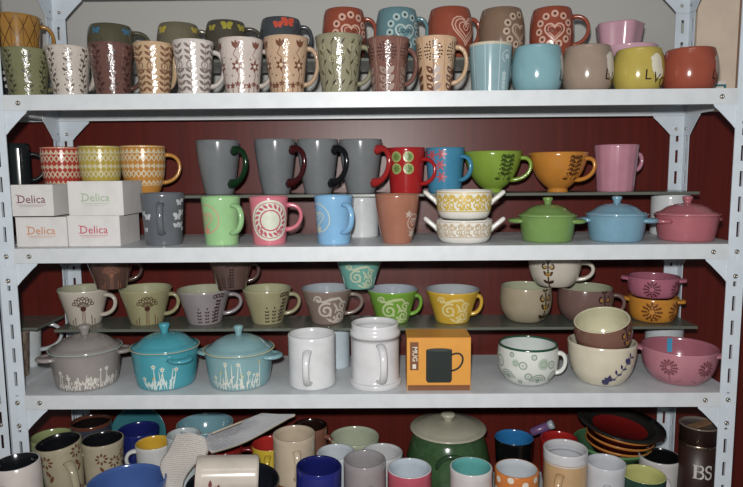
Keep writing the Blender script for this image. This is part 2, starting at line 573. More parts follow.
def bloom(spots, m=3, r=.28, t=.5):
    def f(d):
        for c in spots:
            d.phi = c
            for k, n in ((1, 12), (.7, 10), (.42, 7)):
                for i in range(n): d.leaf(r*k*.5*math.cos(2*PI*i/n), t+r*k*.5*math.sin(2*PI*i/n), r*k*.5, r*.2, 360*i/n, m, 0)
                d.arc(0, t, r*k*.82, 0, 360, .014, m)
            d.stroke([(0, t-r), (0, .1)], .016, m)
            for sd in (-1, 1): d.stroke([(sd*.1, .12), (sd*.3, .24)], .014, m)
    return f
def sprig(phi, m=3, k=1.0):
    def f(d):
        d.phi = phi
        d.stroke([(-.3*k, .08), (0, .35), (.28*k, .78)], .02, m)
        for i in range(6):
            t = i/5
            d.leaf(-.3*k+.58*k*t, .1+.66*t, .15, .06, 110, m); d.leaf(-.3*k+.58*k*t, .1+.66*t, .15, .06, 0, m)
        d.flower(-.24*k, .22, .12, 7, m); d.flower(.2*k, .7, .1, 7, m)
    return f
def petals(spots, m=3):
    def f(d):
        for (c, t) in spots:
            d.phi = c
            for i in range(8): d.leaf(.035*math.cos(i*PI/4), t+.035*math.sin(i*PI/4), .065, .035, 45*i, m)
            d.leaf(.0, t-.3, .12, .05, 60, m); d.leaf(.03, t-.22, .12, .05, 120, m)
    return f
def whitedots(m=3):
    def f(d):
        for (c, t) in ((-52, .9), (24, .88), (58, .93), (-14, .95), (-62, .7), (-40, .5), (-18, .72), (6, .45), (30, .7), (46, .5), (62, .74), (0, .15), (-30, .2), (35, .2), (75, .3)):
            d.phi = c; d.disc(0, t, .055, m, n=12)
    return f

# ------------------------------------------------------------------ handles
def sweep(bm, pts, wts, ths, side, mi=0, seg=10, cap=True):
    """elliptical tube along pts; side = direction of the wide axis"""
    n = len(pts); rings = []
    for i, p in enumerate(pts):
        t = (pts[min(n-1, i+1)] - pts[max(0, i-1)]).normalized()
        b = side - t * side.dot(t); b.normalize(); a = t.cross(b)
        rings.append([bm.verts.new(p + b*wts[i]*math.cos(2*PI*k/seg) + a*ths[i]*math.sin(2*PI*k/seg)) for k in range(seg)])
    for A, B in zip(rings, rings[1:]):
        for k in range(seg):
            j = (k+1) % seg; bm.faces.new((A[k], A[j], B[j], B[k])).material_index = mi
    if cap:
        bm.faces.new(rings[0][::-1]).material_index = mi; bm.faces.new(rings[-1]).material_index = mi

def bez(P, n=18):
    out = []
    for i in range(n+1):
        t = i/n; s = 1-t
        out.append(P[0]*s**3 + P[1]*3*s*s*t + P[2]*3*s*t*t + P[3]*t**3)
    return out

def add_handle(parent, prof, H, base, spec, mat, name='handle'):
    phi, out, t1, t2 = spec['phi'], spec['out'], spec.get('z1', .84), spec.get('z2', .2)
    wt, th = spec.get('w', .0055), spec.get('t', .0036)
    ang = base + R(phi); dr = Vector((math.cos(ang), math.sin(ang), 0)); side = Vector((-math.sin(ang), math.cos(ang), 0))
    z1, z2 = t1*H, t2*H
    r1, r2 = interp(prof, z1) - .0015, interp(prof, z2) - .0015
    rm = max(r1, r2)
    style = spec.get('style', 'c')
    if style == 'c':
        P = [dr*r1 + Vector((0, 0, z1)), dr*(rm + out*1.35) + Vector((0, 0, z1 + .006 + spec.get('rise', 0))),
             dr*(rm + out*1.3) + Vector((0, 0, z2 + .35*(z1-z2)*0)), dr*r2 + Vector((0, 0, z2))]
    else:   # ear: big at top, slanting to the foot
        P = [dr*r1 + Vector((0, 0, z1)), dr*(rm + out*1.6) + Vector((0, 0, z1 + .016)),
             dr*(rm + out*.9) + Vector((0, 0, z2 + .25*(z1-z2))), dr*r2 + Vector((0, 0, z2))]
    pts = bez(P); n = len(pts)
    ws = [wt * (1.25 - .35*math.sin(PI*i/(n-1))) for i in range(n)]; ts = [th * (1.2 - .25*math.sin(PI*i/(n-1))) for i in range(n)]
    if spec.get('blob'):
        for i in range(n):
            k = max(0, 1 - min(i, n-1-i)/3.2); ws[i] = wt*(1 + .75*k); ts[i] = th*(1 + .9*k)
    bm = bmesh.new(); sweep(bm, pts, ws, ts, side)
    if spec.get('blob'):
        for q, zz in ((pts[0], 1), (pts[-1], 1)):
            bmesh.ops.create_uvsphere(bm, u_segments=12, v_segments=8, radius=wt*1.7, matrix=Matrix.Translation(q + dr*.001))
    return link(name, bm, mat, parent)

def add_lug(parent, prof, H, base, phi, out, half, t, mat, th=.005, droop=0, up=0, name='handle'):
    """flat looped side handle of a pot"""
    ang = base + R(phi); dr = Vector((math.cos(ang), math.sin(ang), 0)); side = Vector((-math.sin(ang), math.cos(ang), 0))
    z = t*H; r = interp(prof, z)
    inn = math.sqrt(max(r*r - half*half, 0)) - .002
    Z = Vector((0, 0, 1))
    P = [dr*inn + side*half + Z*z, dr*(r+out*1.35) + side*half*1.15 + Z*(z+up), dr*(r+out*1.35) - side*half*1.15 + Z*(z+up), dr*inn - side*half + Z*z]
    bm = bmesh.new(); pts = bez(P, 16)
    sweep(bm, pts, [th*.75]*17, [th*1.15]*17, Z)
    # web between the loop and the wall
    a = [pts[0], pts[4], pts[8], pts[12], pts[16]]
    for dz in (-th*.35, th*.35):
        try: bm.faces.new([bm.verts.new(Vector(q) + Z*dz) for q in a])
        except ValueError: pass
    return link(name, bm, mat, parent)

def add_tab(parent, prof, H, base, phi, out, half, t, mat, up=0.0, th=.0042, name='handle'):
    """solid tab handle that may slope upward"""
    ang = base + R(phi); dr = Vector((math.cos(ang), math.sin(ang), 0)); side = Vector((-math.sin(ang), math.cos(ang), 0))
    z = t*H; r = interp(prof, z) - .003
    bm = bmesh.new(); pts = [dr*(r + out*k) + Vector((0, 0, z + up*k)) for k in (0, .25, .5, .75, .92, 1.0)]
    sweep(bm, pts, [half*1.15, half, half*.95, half*.9, half*.7, half*.35], [th*1.3, th, th, th, th*.9, th*.5], side, seg=12)
    return link(name, bm, mat, parent)

# ------------------------------------------------------------------ the cup builder
ALL = {}
def solve_rim(u, w, y, vtop=None, vnear=None, vc=None):
    lo, hi = -.49, .5
    for _ in range(50):
        z = (lo+hi)/2; X = x_of(u, y, z); r = w/2 * dist((X, y, z)) / F
        if vc is not None: v = proj((X, y, z))[1]; tgt = vc
        elif vnear is not None: v = proj((X, y-r, z))[1]; tgt = vnear
        else: v = min(proj((X, y-r, z))[1], proj((X, y+r, z))[1]); tgt = vtop
        if v > tgt: lo = z
        else: hi = z
    return X, r, z

def vessel(name, label, cat, u, w, y, z0, prof='straight', vtop=None, vnear=None, vc=None, H=None, X=None, rad=None,
           col='#ffffff', inn=None, rim=None, paints=(), dec=None, handle=None, hcol=None, group=None,
           rough=.16, kind='glaze', wall=.0034, rib=None, tilt=None, lugs=None, tabs=None, lid=None, foot=None, seg=44, key=None, lift=0, bands=None, rimt=.0):
    """bands: list of (t0, t1, slot) painted zones of the outside"""
    P = [(a, b) for a, b in PROF[prof]]
    mx = max(a for a, b in P)
    if rad is None:
        X_, r_, zr = solve_rim(u, w, y, vtop, vnear, vc)
        X = X_ if X is None else X; rad = r_
        if H is None: H = zr - z0
    loc = Vector((X, y, z0 + lift))
    base = math.atan2(CV.y - y, CV.x - X)
    outer = smooth_prof([(a/mx*rad, b*H) for a, b in P], 22)
    outer = [(max(a, .004), max(0, min(H, b))) for a, b in outer]
    k = wall
    inner = [(max(.003, a-k), max(.0045, b)) for a, b in outer if b > .0045]
    rr = outer[-1][0]
    pts = [(0, .0015), (outer[0][0]*.86, .0015), (outer[0][0]*.92, 0)] + outer + [(rr - k*.25, H + .0008), (rr - k*.75, H + .0008)] + inner[::-1] + [(0, .0045)]
    nrim = len(outer) + 3
    mis = []
    for i in range(len(pts)-1):
        zc = (pts[i][1]+pts[i+1][1])/2
        if i < 3: s = 0
        elif i < nrim-1:
            s = 0
            if bands:
                for (a, b, q) in bands:
                    if a <= zc/H <= b: s = q
            if rimt and zc > H*(1-rimt): s = 2
        elif i < nrim + 1: s = 2
        else:
            s = 1
            if rimt and zc > H*(1-rimt*.6): s = 2
        mis.append(s)
    bm = bmesh.new(); lathe(bm, pts, mis, seg, rib)
    if dec:
        d = Dec(bm, outer, H, base)
        for f in (dec if isinstance(dec, (list, tuple)) else [dec]): f(d); d.phi = 0
    M = glaze(col, rough, kind)
    mats = [M, glaze(inn, rough) if inn else M, glaze(rim, rough) if rim else (glaze(inn, rough) if inn else M)] + [glaze(p, .3, 'paint') for p in paints]
    parts = handle or lugs or tabs or lid
    if parts:
        root = empty(name, loc); body = link('body', bm, mats, root)
    else:
        root = link(name, bm, mats, None, loc=loc); body = root
    tag(root, label, cat, group)
    hm = glaze(hcol, rough) if hcol else M
    if handle:
        for h in (handle if isinstance(handle, list) else [handle]): 
            ho = add_handle(root, outer, H, base, h, hm)
            if hcol: ho['label'] = h.get('label', 'handle in a contrasting glaze')
    if lugs:
        for (phi, out, half, t) in lugs: add_lug(root, outer, H, base, phi, out, half, t, hm)
    if tabs:
        for (phi, out, half, t, up) in tabs: add_tab(root, outer, H, base, phi, out, half, t, hm, up)
    if lid:
        lr = rr - .001; dh = lid['dome']; lm = glaze(lid.get('col', col), rough, kind)
        bm = bmesh.new()
        lp = [(0, H + dh - .003), (lr*.4, H + dh*.86 - .003), (lr*.7, H + dh*.4 - .002), (lr*.84, H + .001), (lr*.93, H - .001), (lr*.955, H + .0005), (lr*.93, H + .0025), (lr*.84, H + .004), (lr*.77, H + dh*.34), (lr*.62, H + dh*.66), (lr*.4, H + dh*.9), (lr*.15, H + dh), (0, H + dh)]
        lathe(bm, lp, [0]*12, seg)
        lo = link('lid', bm, [lm, glaze(lid.get('rim', col), rough)], root)
        kr, kh = lid['kr'], lid['kh']; bm = bmesh.new(); kb = H + dh - .001
        lathe(bm, [(0, kb), (kr*.75, kb), (kr*.62, kb + kh*.25), (kr*.85, kb + kh*.55), (kr, kb + kh*.8), (kr*.85, kb + kh*.95), (kr*.4, kb + kh), (0, kb + kh)], [0]*7, 20)
        link('knob', bm, lm, lo)
    if tilt: root.rotation_euler = tilt
    if key: ALL[key] = dict(o=root, X=X, y=y, z=z0, H=H, r=rad, rr=rr)
    return root, X, H, rad

def h(phi=85, out=.02, z1=.84, z2=.2, **k):
    return dict(phi=phi, out=out, z1=z1, z2=z2, **k)
# ================================================================== the setting
def flatbox(name, x0, x1, y0, y1, z0, z1, m):
    bm = bmesh.new(); box(bm, x0, x1, y0, y1, z0, z1); return link(name, bm, m, smooth=False)
o = flatbox('wall_back', -1.2, 2.4, .30, .36, FLOOR, 1.2, plaster_mat('cream_plaster', '#a3a19d', '#abaaa5', 4)); o['kind'] = 'structure'
o = flatbox('floor', -1.2, 2.4, -1.6, .36, FLOOR - .05, FLOOR, plaster_mat('grey_floor_tile', '#77726c', '#858078', 12)); o['kind'] = 'structure'
bm = bmesh.new(); box(bm, -.55, 1.9, .262, .285, FLOOR, ZA - .012)
tag(link('wood_panel', bm, wood_panel_mat(), smooth=False), 'dark red wood grain panel standing behind the shelving', 'panel')

# ================================================================== the rack
steel = glaze('#c3ccd4', .38, 'paint'); steel2 = glaze('#c2c6c9', .42, 'paint'); bolt_m = glaze('#a9a49b', .3, 'metal', .9)

def slotted(bm, org, ax, wdt, z0, z1, nrm, th=.0016, pitch=.0398, sl=.024, sw=.005, off=None, phase=0.0):
    """an upright flange with a column of slots, as a plate with real holes"""
    off = wdt * .5 if off is None else off
    xs = [0, off - sw/2, off + sw/2, wdt]
    zs = [z0]; z = z0 + pitch*.25 + phase; holes = []
    while z + sl < z1:
        zs += [z, z + sl]; holes.append((z, z + sl)); z += pitch
    zs.append(z1)
    ax = Vector(ax); nrm = Vector(nrm)
    V = [[bm.verts.new(Vector(org) + ax*x + Vector((0, 0, zz))) for x in xs] for zz in zs]; fs = []
    for i in range(len(zs)-1):
        for j in range(3):
            if j == 1 and any(abs(zs[i]-a) < 1e-6 for a, b in holes): continue
            fs.append(bm.faces.new((V[i][j], V[i][j+1], V[i+1][j+1], V[i+1][j])))
    ex = bmesh.ops.extrude_face_region(bm, geom=fs, use_keep_orig=True)
    bmesh.ops.translate(bm, verts=[q for q in ex['geom'] if isinstance(q, bmesh.types.BMVert)], vec=nrm*th)
    bmesh.ops.recalc_face_normals(bm, faces=bm.faces[:])

def post(parent, x, y, sx, sy):
    """corner outside at (x, y); flanges run towards sx and sy"""
    bm = bmesh.new()
    ph = .004
    slotted(bm, (x, y, 0), (sx, 0, 0), PW, FLOOR, .78, (0, sy, 0), phase=ph)
    slotted(bm, (x, y + sy*.0017, 0), (0, sy, 0), .019, FLOOR, .78, (sx, 0, 0), phase=ph)
    return link('post', bm, steel, parent, smooth=False)

def bolt(parent, p, n=(0, -1, 0), r=.0038):
    bm = bmesh.new(); n = Vector(n)
    M = Matrix.Translation(p) @ n.to_track_quat('Z', 'Y').to_matrix().to_4x4()
    prof = [(r, 0), (r, .001), (r*.8, .0024), (r*.35, .003), (r*.3, .0018), (0, .0018)]
    rings = []
    for rr, z in prof:
        rings.append([bm.verts.new(M @ Vector((rr*math.cos(a*PI/6), rr*math.sin(a*PI/6), z))) for a in range(12)] if rr else [bm.verts.new(M @ Vector((0, 0, z)))])
    for A, B in zip(rings, rings[1:]):
        for k in range(12):
            j = (k+1) % 12
            bm.faces.new((A[k], A[j], B[j], B[k]) if len(B) > 1 else (A[k], A[j], B[0]))
    bm.faces.new(rings[0][::-1])
    return link('bolt', bm, bolt_m, parent)

def gusset(parent, x, y, z, ax, s, k=.031):
    """corner plate in the plane of ax (unit vector) below the lip at height z"""
    ax = Vector(ax); n = Vector((-ax.y, ax.x, 0)); bm = bmesh.new()
    shape = [(0, 0), (k + .004, 0), (k + .002, -.004)] + [(k*(1 - t) + .001, -.004 - k*t) for t in (.2, .4, .6, .8)] + [(0, -k - .006), (-PW*.9, -k - .006), (-PW*.9, 0), (-PW*.9, LIP*.9), (k + .004, LIP*.9)]
    shape = [shape[0]] and shape[1:]
    A = [bm.verts.new(Vector((x, y, z)) + ax*a + Vector((0, 0, b))) for a, b in shape]
    B = [bm.verts.new(v.co + n*.0012) for v in A]
    bm.faces.new(A); bm.faces.new(B[::-1])
    for i in range(len(A)):
        j = (i+1) % len(A); bm.faces.new((A[i], A[j], B[j], B[i]))
    bmesh.ops.recalc_face_normals(bm, faces=bm.faces[:])
    return link('gusset', bm, steel, parent, smooth=False)

rack = empty('metal_shelving_rack', (0, 0, 0)); tag(rack, 'pale grey slotted angle shelving rack holding all the rows of cups', 'shelving rack')
XL, XR = -PW, W + PW
for (x, y, sx, sy) in ((XL, 0, 1, 1), (XR, 0, -1, 1), (XL, DEPTH, 1, -1), (XR, DEPTH, -1, -1)): post(rack, x, y, sx, sy)
for z in (ZA, ZB, ZC, ZD, ZE):
    bm = bmesh.new(); e = .0024
    x0, x1, y0, y1 = XL + e, XR - e, e, DEPTH - e
    t = .0012; q = .0001      # pressed sheet: top, four turned-down lips, returns along the bottom (butted, not overlapping)
    box(bm, x0, x1, y0, y1, z - t, z)
    box(bm, -.001, W + .001, -.001, e - q, z - LIP, z)
    box(bm, x0, x1, y1 - t, y1, z - LIP, z - t - q)
    box(bm, x0, x0 + t, y0, y1 - t - q, z - LIP, z - t - q); box(bm, x1 - t, x1, y0, y1 - t - q, z - LIP, z - t - q)
    box(bm, x0 + t + q, x1 - t - q, y0, y0 + .010, z - LIP, z - LIP + .001); box(bm, x0 + t + q, x1 - t - q, y1 - .010, y1 - t - q, z - LIP, z - LIP + .001)
    s = link('shelf', bm, steel2, rack, smooth=False)
    zl = z - LIP
    for xx, sx in ((0, 1), (W, -1)):
        gusset(rack, xx, .0022, zl, (sx, 0, 0), 1); gusset(rack, xx, DEPTH - .0035, zl, (sx, 0, 0), 1)
        bolt(s, Vector((xx + sx*.024, -.001, z - .0125))); bolt(s, Vector((xx - sx*.0135, 0, z - .0125))); bolt(s, Vector((xx - sx*.0135, 0, z - .052)))
        bolt(s, Vector((xx - sx*.009, DEPTH - .0045, z - .048)), r=.003)
        bolt(s, Vector((xx - sx*(PW - .0025), DEPTH - .012, z - .048)), (sx, 0, 0), r=.003)
    for xx, sx in ((XL + .0035, 1), (XR - .0035, -1)):
        gusset(rack, xx, DEPTH - PW, zl, (0, -1, 0), 1); gusset(rack, xx, PW, zl, (0, 1, 0), 1)

nb = empty('neighbouring_rack', (XL - .036, 0, 0)); tag(nb, 'second pale metal rack whose slotted post shows at the far left edge', 'shelving rack')
bm = bmesh.new(); slotted(bm, (.030, .004, 0), (-1, 0, 0), PW, FLOOR, .78, (0, 1, 0), phase=.014); slotted(bm, (.030, .004, 0), (0, 1, 0), PW, FLOOR, .78, (-1, 0, 0), phase=.014)
link('post', bm, steel, nb, smooth=False)
for z in (ZA, ZB, ZC):
    for dz in (-.0125, -.052): bolt(nb, Vector((.030 - .0135, .004, z + dz)))

for z in (ZA, ZB, ZC, ZD):
    bm = bmesh.new(); X0, X1 = -.42, .026
    box(bm, X0, X1, .006, DEPTH, z - .0012, z); box(bm, X0, .004, .0035, .0058, z - LIP, z); box(bm, X0, X1, DEPTH - .0012, DEPTH, z - LIP, z - .0013)
    box(bm, X1 - .0012, X1, .006, DEPTH - .0013, z - LIP, z - .0013)
    link('shelf', bm, steel2, nb, smooth=False)
# glass half-shelves
GC = ZC + .085
GA = at(664, 55, .10).z; GB = at(380, 194, .105).z
gl = glass_mat()
def plate(label, x0, x1, y0, y1, ztop):
    bm = bmesh.new(); box(bm, x0, x1, y0, y1, ztop - .005, ztop)
    bmesh.ops.bevel(bm, geom=bm.edges[:], offset=.0006, segments=1, affect='EDGES')
    tag(link('glass_riser_shelf', bm, gl, smooth=False), label, 'glass shelf', 'glass riser shelves')
plate('glass riser strip behind the patterned mugs on the uppermost shelf', .02, x_of(665, .10, GA), .10, .214, GA)
plate('long glass riser strip under the grey mugs with coloured handles', .02, x_of(700, .105, GB), .105, .214, GB)
plate('long glass riser strip under the flared painted teacups', x_of(54, .10, GC), x_of(698, .10, GC), .10, .20, GC)
plate('short glass riser strip over the white ring handled mug at the left end', -.30, x_of(37, .115, GC), .115, .214, GC)
plate('short dark glass strip under the black ribbed mug in the left corner', -.30, -.036, .105, .214, GB)

# ================================================================== uppermost row, front
y = .047; G = 'patterned tall mugs in the front of the uppermost row'
T = dict(prof='latte', H=None)
V3 = (-48, 0, 46)
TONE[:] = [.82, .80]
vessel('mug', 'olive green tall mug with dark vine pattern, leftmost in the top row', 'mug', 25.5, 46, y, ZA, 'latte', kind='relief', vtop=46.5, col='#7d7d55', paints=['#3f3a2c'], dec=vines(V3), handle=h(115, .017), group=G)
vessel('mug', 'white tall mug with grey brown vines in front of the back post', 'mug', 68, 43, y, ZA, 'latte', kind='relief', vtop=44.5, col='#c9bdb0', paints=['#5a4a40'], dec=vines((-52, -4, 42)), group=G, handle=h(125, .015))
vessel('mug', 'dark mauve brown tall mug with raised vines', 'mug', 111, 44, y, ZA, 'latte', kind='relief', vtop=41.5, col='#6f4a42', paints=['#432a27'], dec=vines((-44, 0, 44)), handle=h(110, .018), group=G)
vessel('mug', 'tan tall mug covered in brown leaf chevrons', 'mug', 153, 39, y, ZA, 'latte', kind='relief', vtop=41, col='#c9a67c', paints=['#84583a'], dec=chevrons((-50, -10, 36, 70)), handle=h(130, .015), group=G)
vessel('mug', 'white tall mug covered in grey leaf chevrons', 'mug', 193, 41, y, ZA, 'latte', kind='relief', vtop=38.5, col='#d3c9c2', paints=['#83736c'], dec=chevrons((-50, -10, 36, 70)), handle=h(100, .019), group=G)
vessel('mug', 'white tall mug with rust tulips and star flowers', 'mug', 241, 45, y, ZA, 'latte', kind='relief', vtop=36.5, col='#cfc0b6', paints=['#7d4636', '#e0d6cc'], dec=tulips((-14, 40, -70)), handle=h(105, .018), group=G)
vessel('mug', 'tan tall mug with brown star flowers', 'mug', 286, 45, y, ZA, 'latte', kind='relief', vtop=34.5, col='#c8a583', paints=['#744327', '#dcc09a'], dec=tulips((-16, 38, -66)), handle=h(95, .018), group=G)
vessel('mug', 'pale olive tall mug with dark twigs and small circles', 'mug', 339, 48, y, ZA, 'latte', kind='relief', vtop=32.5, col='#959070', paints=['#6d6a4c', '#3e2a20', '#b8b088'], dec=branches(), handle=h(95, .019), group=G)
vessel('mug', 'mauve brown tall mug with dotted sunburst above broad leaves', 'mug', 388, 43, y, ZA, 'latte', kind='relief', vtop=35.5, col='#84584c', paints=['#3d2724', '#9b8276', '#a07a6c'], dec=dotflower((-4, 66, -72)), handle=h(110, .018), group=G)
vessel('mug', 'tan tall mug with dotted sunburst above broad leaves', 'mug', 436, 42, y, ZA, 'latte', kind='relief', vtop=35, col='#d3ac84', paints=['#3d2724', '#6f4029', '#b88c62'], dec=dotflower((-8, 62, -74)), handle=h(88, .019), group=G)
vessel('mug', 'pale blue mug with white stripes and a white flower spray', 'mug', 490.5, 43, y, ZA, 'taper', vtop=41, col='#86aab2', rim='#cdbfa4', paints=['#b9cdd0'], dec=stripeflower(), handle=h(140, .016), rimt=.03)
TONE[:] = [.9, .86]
B = 'round bellied lettered mugs on the uppermost shelf'
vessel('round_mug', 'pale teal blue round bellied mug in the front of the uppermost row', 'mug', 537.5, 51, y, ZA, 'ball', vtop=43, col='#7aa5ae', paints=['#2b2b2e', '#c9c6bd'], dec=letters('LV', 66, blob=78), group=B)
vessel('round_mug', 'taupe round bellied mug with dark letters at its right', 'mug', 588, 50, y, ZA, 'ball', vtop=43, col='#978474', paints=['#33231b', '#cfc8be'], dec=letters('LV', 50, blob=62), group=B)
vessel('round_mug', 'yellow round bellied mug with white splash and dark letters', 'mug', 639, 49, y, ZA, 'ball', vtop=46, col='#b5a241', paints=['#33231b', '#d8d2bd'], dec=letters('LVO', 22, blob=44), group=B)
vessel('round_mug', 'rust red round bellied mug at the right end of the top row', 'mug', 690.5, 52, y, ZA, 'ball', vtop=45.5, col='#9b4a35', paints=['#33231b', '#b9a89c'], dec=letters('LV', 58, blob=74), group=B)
vessel('mug', 'black polka dotted cup squeezed behind the left front post', 'mug', -1, 16, .115, ZA, 'taper', vtop=68, col='#2b2b2e', paints=['#c5c2bc'], dec=whitedots())

# uppermost row, on the riser
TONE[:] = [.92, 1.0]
y = .157; G = 'bellied mugs standing on the riser of the uppermost shelf'
vessel('mug', 'ochre mug with brown lattice pattern at top left', 'mug', 16, 45, y, GA, 'taper', vtop=12, col='#a2752f', paints=['#5e3a17'], dec=lattice(), handle=h(85, .021))
BK = dict(prof='barrel')
vessel('mug', 'dark olive bellied mug with blue butterflies', 'mug', 110.5, 45, y, GA, 'barrel', vtop=22, col='#55513f', paints=['#3f6f8f', '#2c2a22'], dec=butterflies(((-38, .8, .9), (40, .8, .9))), handle=h(82, .028, .86, .25), group=G)
vessel('mug', 'olive brown bellied mug with a yellow butterfly, mostly hidden', 'mug', 178.5, 43, y, GA, 'barrel', vtop=21, col='#6a6350', paints=['#b39c35', '#2c2a22'], dec=butterflies(((-48, .8, 1), (46, .82, .8))), handle=h(84, .018, .86, .3), group=G)
vessel('mug', 'dark brown bellied mug with yellow green butterflies', 'mug', 226, 42, y, GA, 'barrel', vtop=18.7, col='#4b463c', paints=['#9c9130', '#2c2a22'], dec=butterflies(((-42, .8, .8), (2, .84, 1.1), (46, .82, .9))), handle=h(84, .026, .86, .3), group=G)
vessel('mug', 'dark blue grey bellied mug with red butterflies', 'mug', 281, 43, y, GA, 'barrel', vtop=15.5, col='#42474c', paints=['#c14a34', '#23262a'], dec=butterflies(((-8, .8, .9), (20, .86, 1.2))), handle=h(85, .018, .84, .3), group=G)
vessel('mug', 'rust bellied mug with heart in a ring of dots behind pale olive mug', 'mug', 344, 44, y, GA, 'barrel', vtop=6, col='#8f4632', paints=['#c99f8c', '#5b2a1e'], dec=pawheart(18, word='Love'), handle=h(86, .02, .84, .3), group=G)
vessel('mug', 'dusty teal bellied mug with a pale heart in a ring of dots', 'mug', 397, 43, y, GA, 'barrel', vtop=6, col='#5d8188', paints=['#a5b8b6', '#2c4248'], dec=pawheart(22, word='Love'), handle=h(88, .018, .84, .35), group=G)
vessel('mug', 'rust bellied mug with nested white outline hearts', 'mug', 450, 45, y, GA, 'barrel', vtop=5, col='#8f4632', paints=['#c99f8c', '#5b2a1e'], dec=spiralheart(44), handle=h(105, .016, .84, .35), group=G)
vessel('mug', 'taupe brown bellied mug with pale heart near its right side', 'mug', 501.5, 45, y, GA, 'barrel', vtop=5.5, col='#7d6553', paints=['#b7a08c', '#4b382c'], dec=pawheart(52), group=G)
vessel('mug', 'rust bellied mug with ring of dots, rightmost of its kind', 'mug', 552, 43, y, GA, 'barrel', vtop=5, col='#8f4632', paints=['#c99f8c', '#5b2a1e'], dec=pawheart(8, word='Love'), handle=h(88, .027, .84, .3), group=G)
# pink pinched dish on its saucer
SZ = at(629, 56, .157).z
root, X, HH, rr = vessel('saucer_bowl', 'plain pink shallow bowl under the pinched pink cup', 'bowl', 629, 54, .157, SZ - .012, 'bowl', vtop=42.5, col='#c39aa8', kind='glaze')
vessel('pinched_cup', 'pink cup with scalloped pinched sides at top right', 'cup', 619, 45, .157, SZ + .006, 'taper', vtop=20, col='#b98c9a', rib=lambda a, z: .07*math.cos(5*a + .9))
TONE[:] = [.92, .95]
ex0, ex1 = x_of(694, .27, .35), x_of(738, .27, .35)
bm = bmesh.new(); box(bm, ex0, ex1, .262, .28, ZA - .012, .78, 0); box(bm, ex1 - .006, ex1 + .0005, .2612, .28, ZA - .012, .78, 1)
tag(link('cream_panel', bm, [glaze('#d9c5b0', .5, 'paint'), glaze('#8a6a55', .5, 'paint')], smooth=False), 'narrow cream panel with a brown edge behind the right post', 'panel')
# little card behind the last mug
cc = at(709, 86, .12); bm = bmesh.new(); box(bm, cc.x - .035, cc.x + .028, .12, .155, ZA, at(709, 81, .12).z, 0)
k = at(709, 84.5, .12).z; box(bm, cc.x - .03, cc.x + .0285, .1195, .1555, k - .0035, k, 1); box(bm, cc.x + .0255, cc.x + .0290, .119, .1555, ZA, k, 1)
tag(link('small_box', bm, [glaze('#cfc4ba', .5), glaze('#2f6a72', .5)], smooth=False), 'small white box with a teal stripe beside the rust round mug', 'box')

# ================================================================== second row, front
def planar_text(bm, txt, org, right, up, size, m, bold=0):
    cu = bpy.data.curves.new('t', 'FONT'); cu.body = txt; cu.size = 1; cu.align_x = 'CENTER'; cu.resolution_u = 2; cu.offset = bold
    o = bpy.data.objects.new('t', cu); C.objects.link(o)
    me = o.evaluated_get(bpy.context.evaluated_depsgraph_get()).to_mesh()
    vs = [bm.verts.new(Vector(org) + Vector(right)*v.co.x*size + Vector(up)*v.co.y*size) for v in me.vertices]
    for p in me.polygons:
        try: bm.faces.new([vs[i] for i in p.vertices]).material_index = m
        except ValueError: pass
    C.objects.unlink(o); bpy.data.objects.remove(o); bpy.data.curves.remove(cu)
def rect(bm, x0, x1, y, z0, z1, m):
    bm.faces.new([bm.verts.new(q) for q in ((x0, y, z0), (x1, y, z0), (x1, y, z1), (x0, y, z1))]).material_index = m

def carton(label, u0, u1, vt, vb, y, z0, dep, ink, rot=0):
    a = at(u0, vt, y); b = at(u1, vt, y); w = b.x - a.x; hgt = a.z - z0
    root = empty('gift_box', (a.x + w/2, y + dep/2, z0), (0, 0, R(rot)))
    bm = bmesh.new(); box(bm, -w/2, w/2, -dep/2, dep/2, 0, hgt - .0015)
    bmesh.ops.bevel(bm, geom=bm.edges[:], offset=.0007, segments=2, affect='EDGES')
    f = -dep/2 - .0004
    planar_text(bm, 'Delica', (0, f, hgt*.42), (1, 0, 0), (0, 0, 1), .0185, 1, .004)
    # thin serifs and underline of the printed word
    rect(bm, -.024, .024, f, hgt*.35, hgt*.35 + .0006, 1); rect(bm, -.020, .018, f, hgt*.30, hgt*.30 + .0004, 1)
    rect(bm, -.0255, -.0215, f, hgt*.42, hgt*.42 + .001, 1); rect(bm, -.0255, -.0215, f, hgt*.42 + .0125, hgt*.42 + .0135, 1)
    link('body', bm, [glaze('#cfccca', .45, 'paint'), glaze(ink, .4, 'paint')], root, smooth=False)
    bm = bmesh.new(); box(bm, -w/2 - .0004, w/2 + .0004, -dep/2 + .0005, dep/2, hgt - .0014, hgt)
    link('lid_flap', bm, glaze('#d6d3d0', .45, 'paint'), root, smooth=False)
    tag(root, label, 'box', 'white printed mug boxes'); return hgt, root
h1, _ = carton('white box with orange lettering, lower left of the four', 15, 66, 217.5, 247, .028, 0, .085, '#c9875c')
h2, _ = carton('white box with pink lettering, lower right of the four', 67, 119, 216, 246, .028, 0, .085, '#c2495e')
carton('white box with dark red lettering, upper left of the four', 8.5, 52, 185, 216, .026, max(h1, h2) + .0003, .085, '#7c4650')
carton('white box with pale green lettering, upper right of the four', 67, 122, 181.5, 213.5, .028, max(h1, h2) + .0003, .085, '#9db394')
y = .052
G = 'tall tapered mugs in the front of the second row'
vessel('mug', 'slate grey tall mug with white butterflies beside the boxes', 'mug', 162, 42, y, ZB, 'taper', vtop=192.5, col='#5d6167', paints=['#b9bcbf'], dec=whiteflies(), handle=h(-6, .02, .8, .25), group=G)
vessel('mug', 'light green mug with pink flower outline', 'mug', 220.5, 39, y, ZB, 'taper', vtop=196, col='#8fbd83', paints=['#c98a72'], dec=[medallion(-52, 3, 3, .3, .55, False)], handle=h(38, .022, .82, .25), group=G)
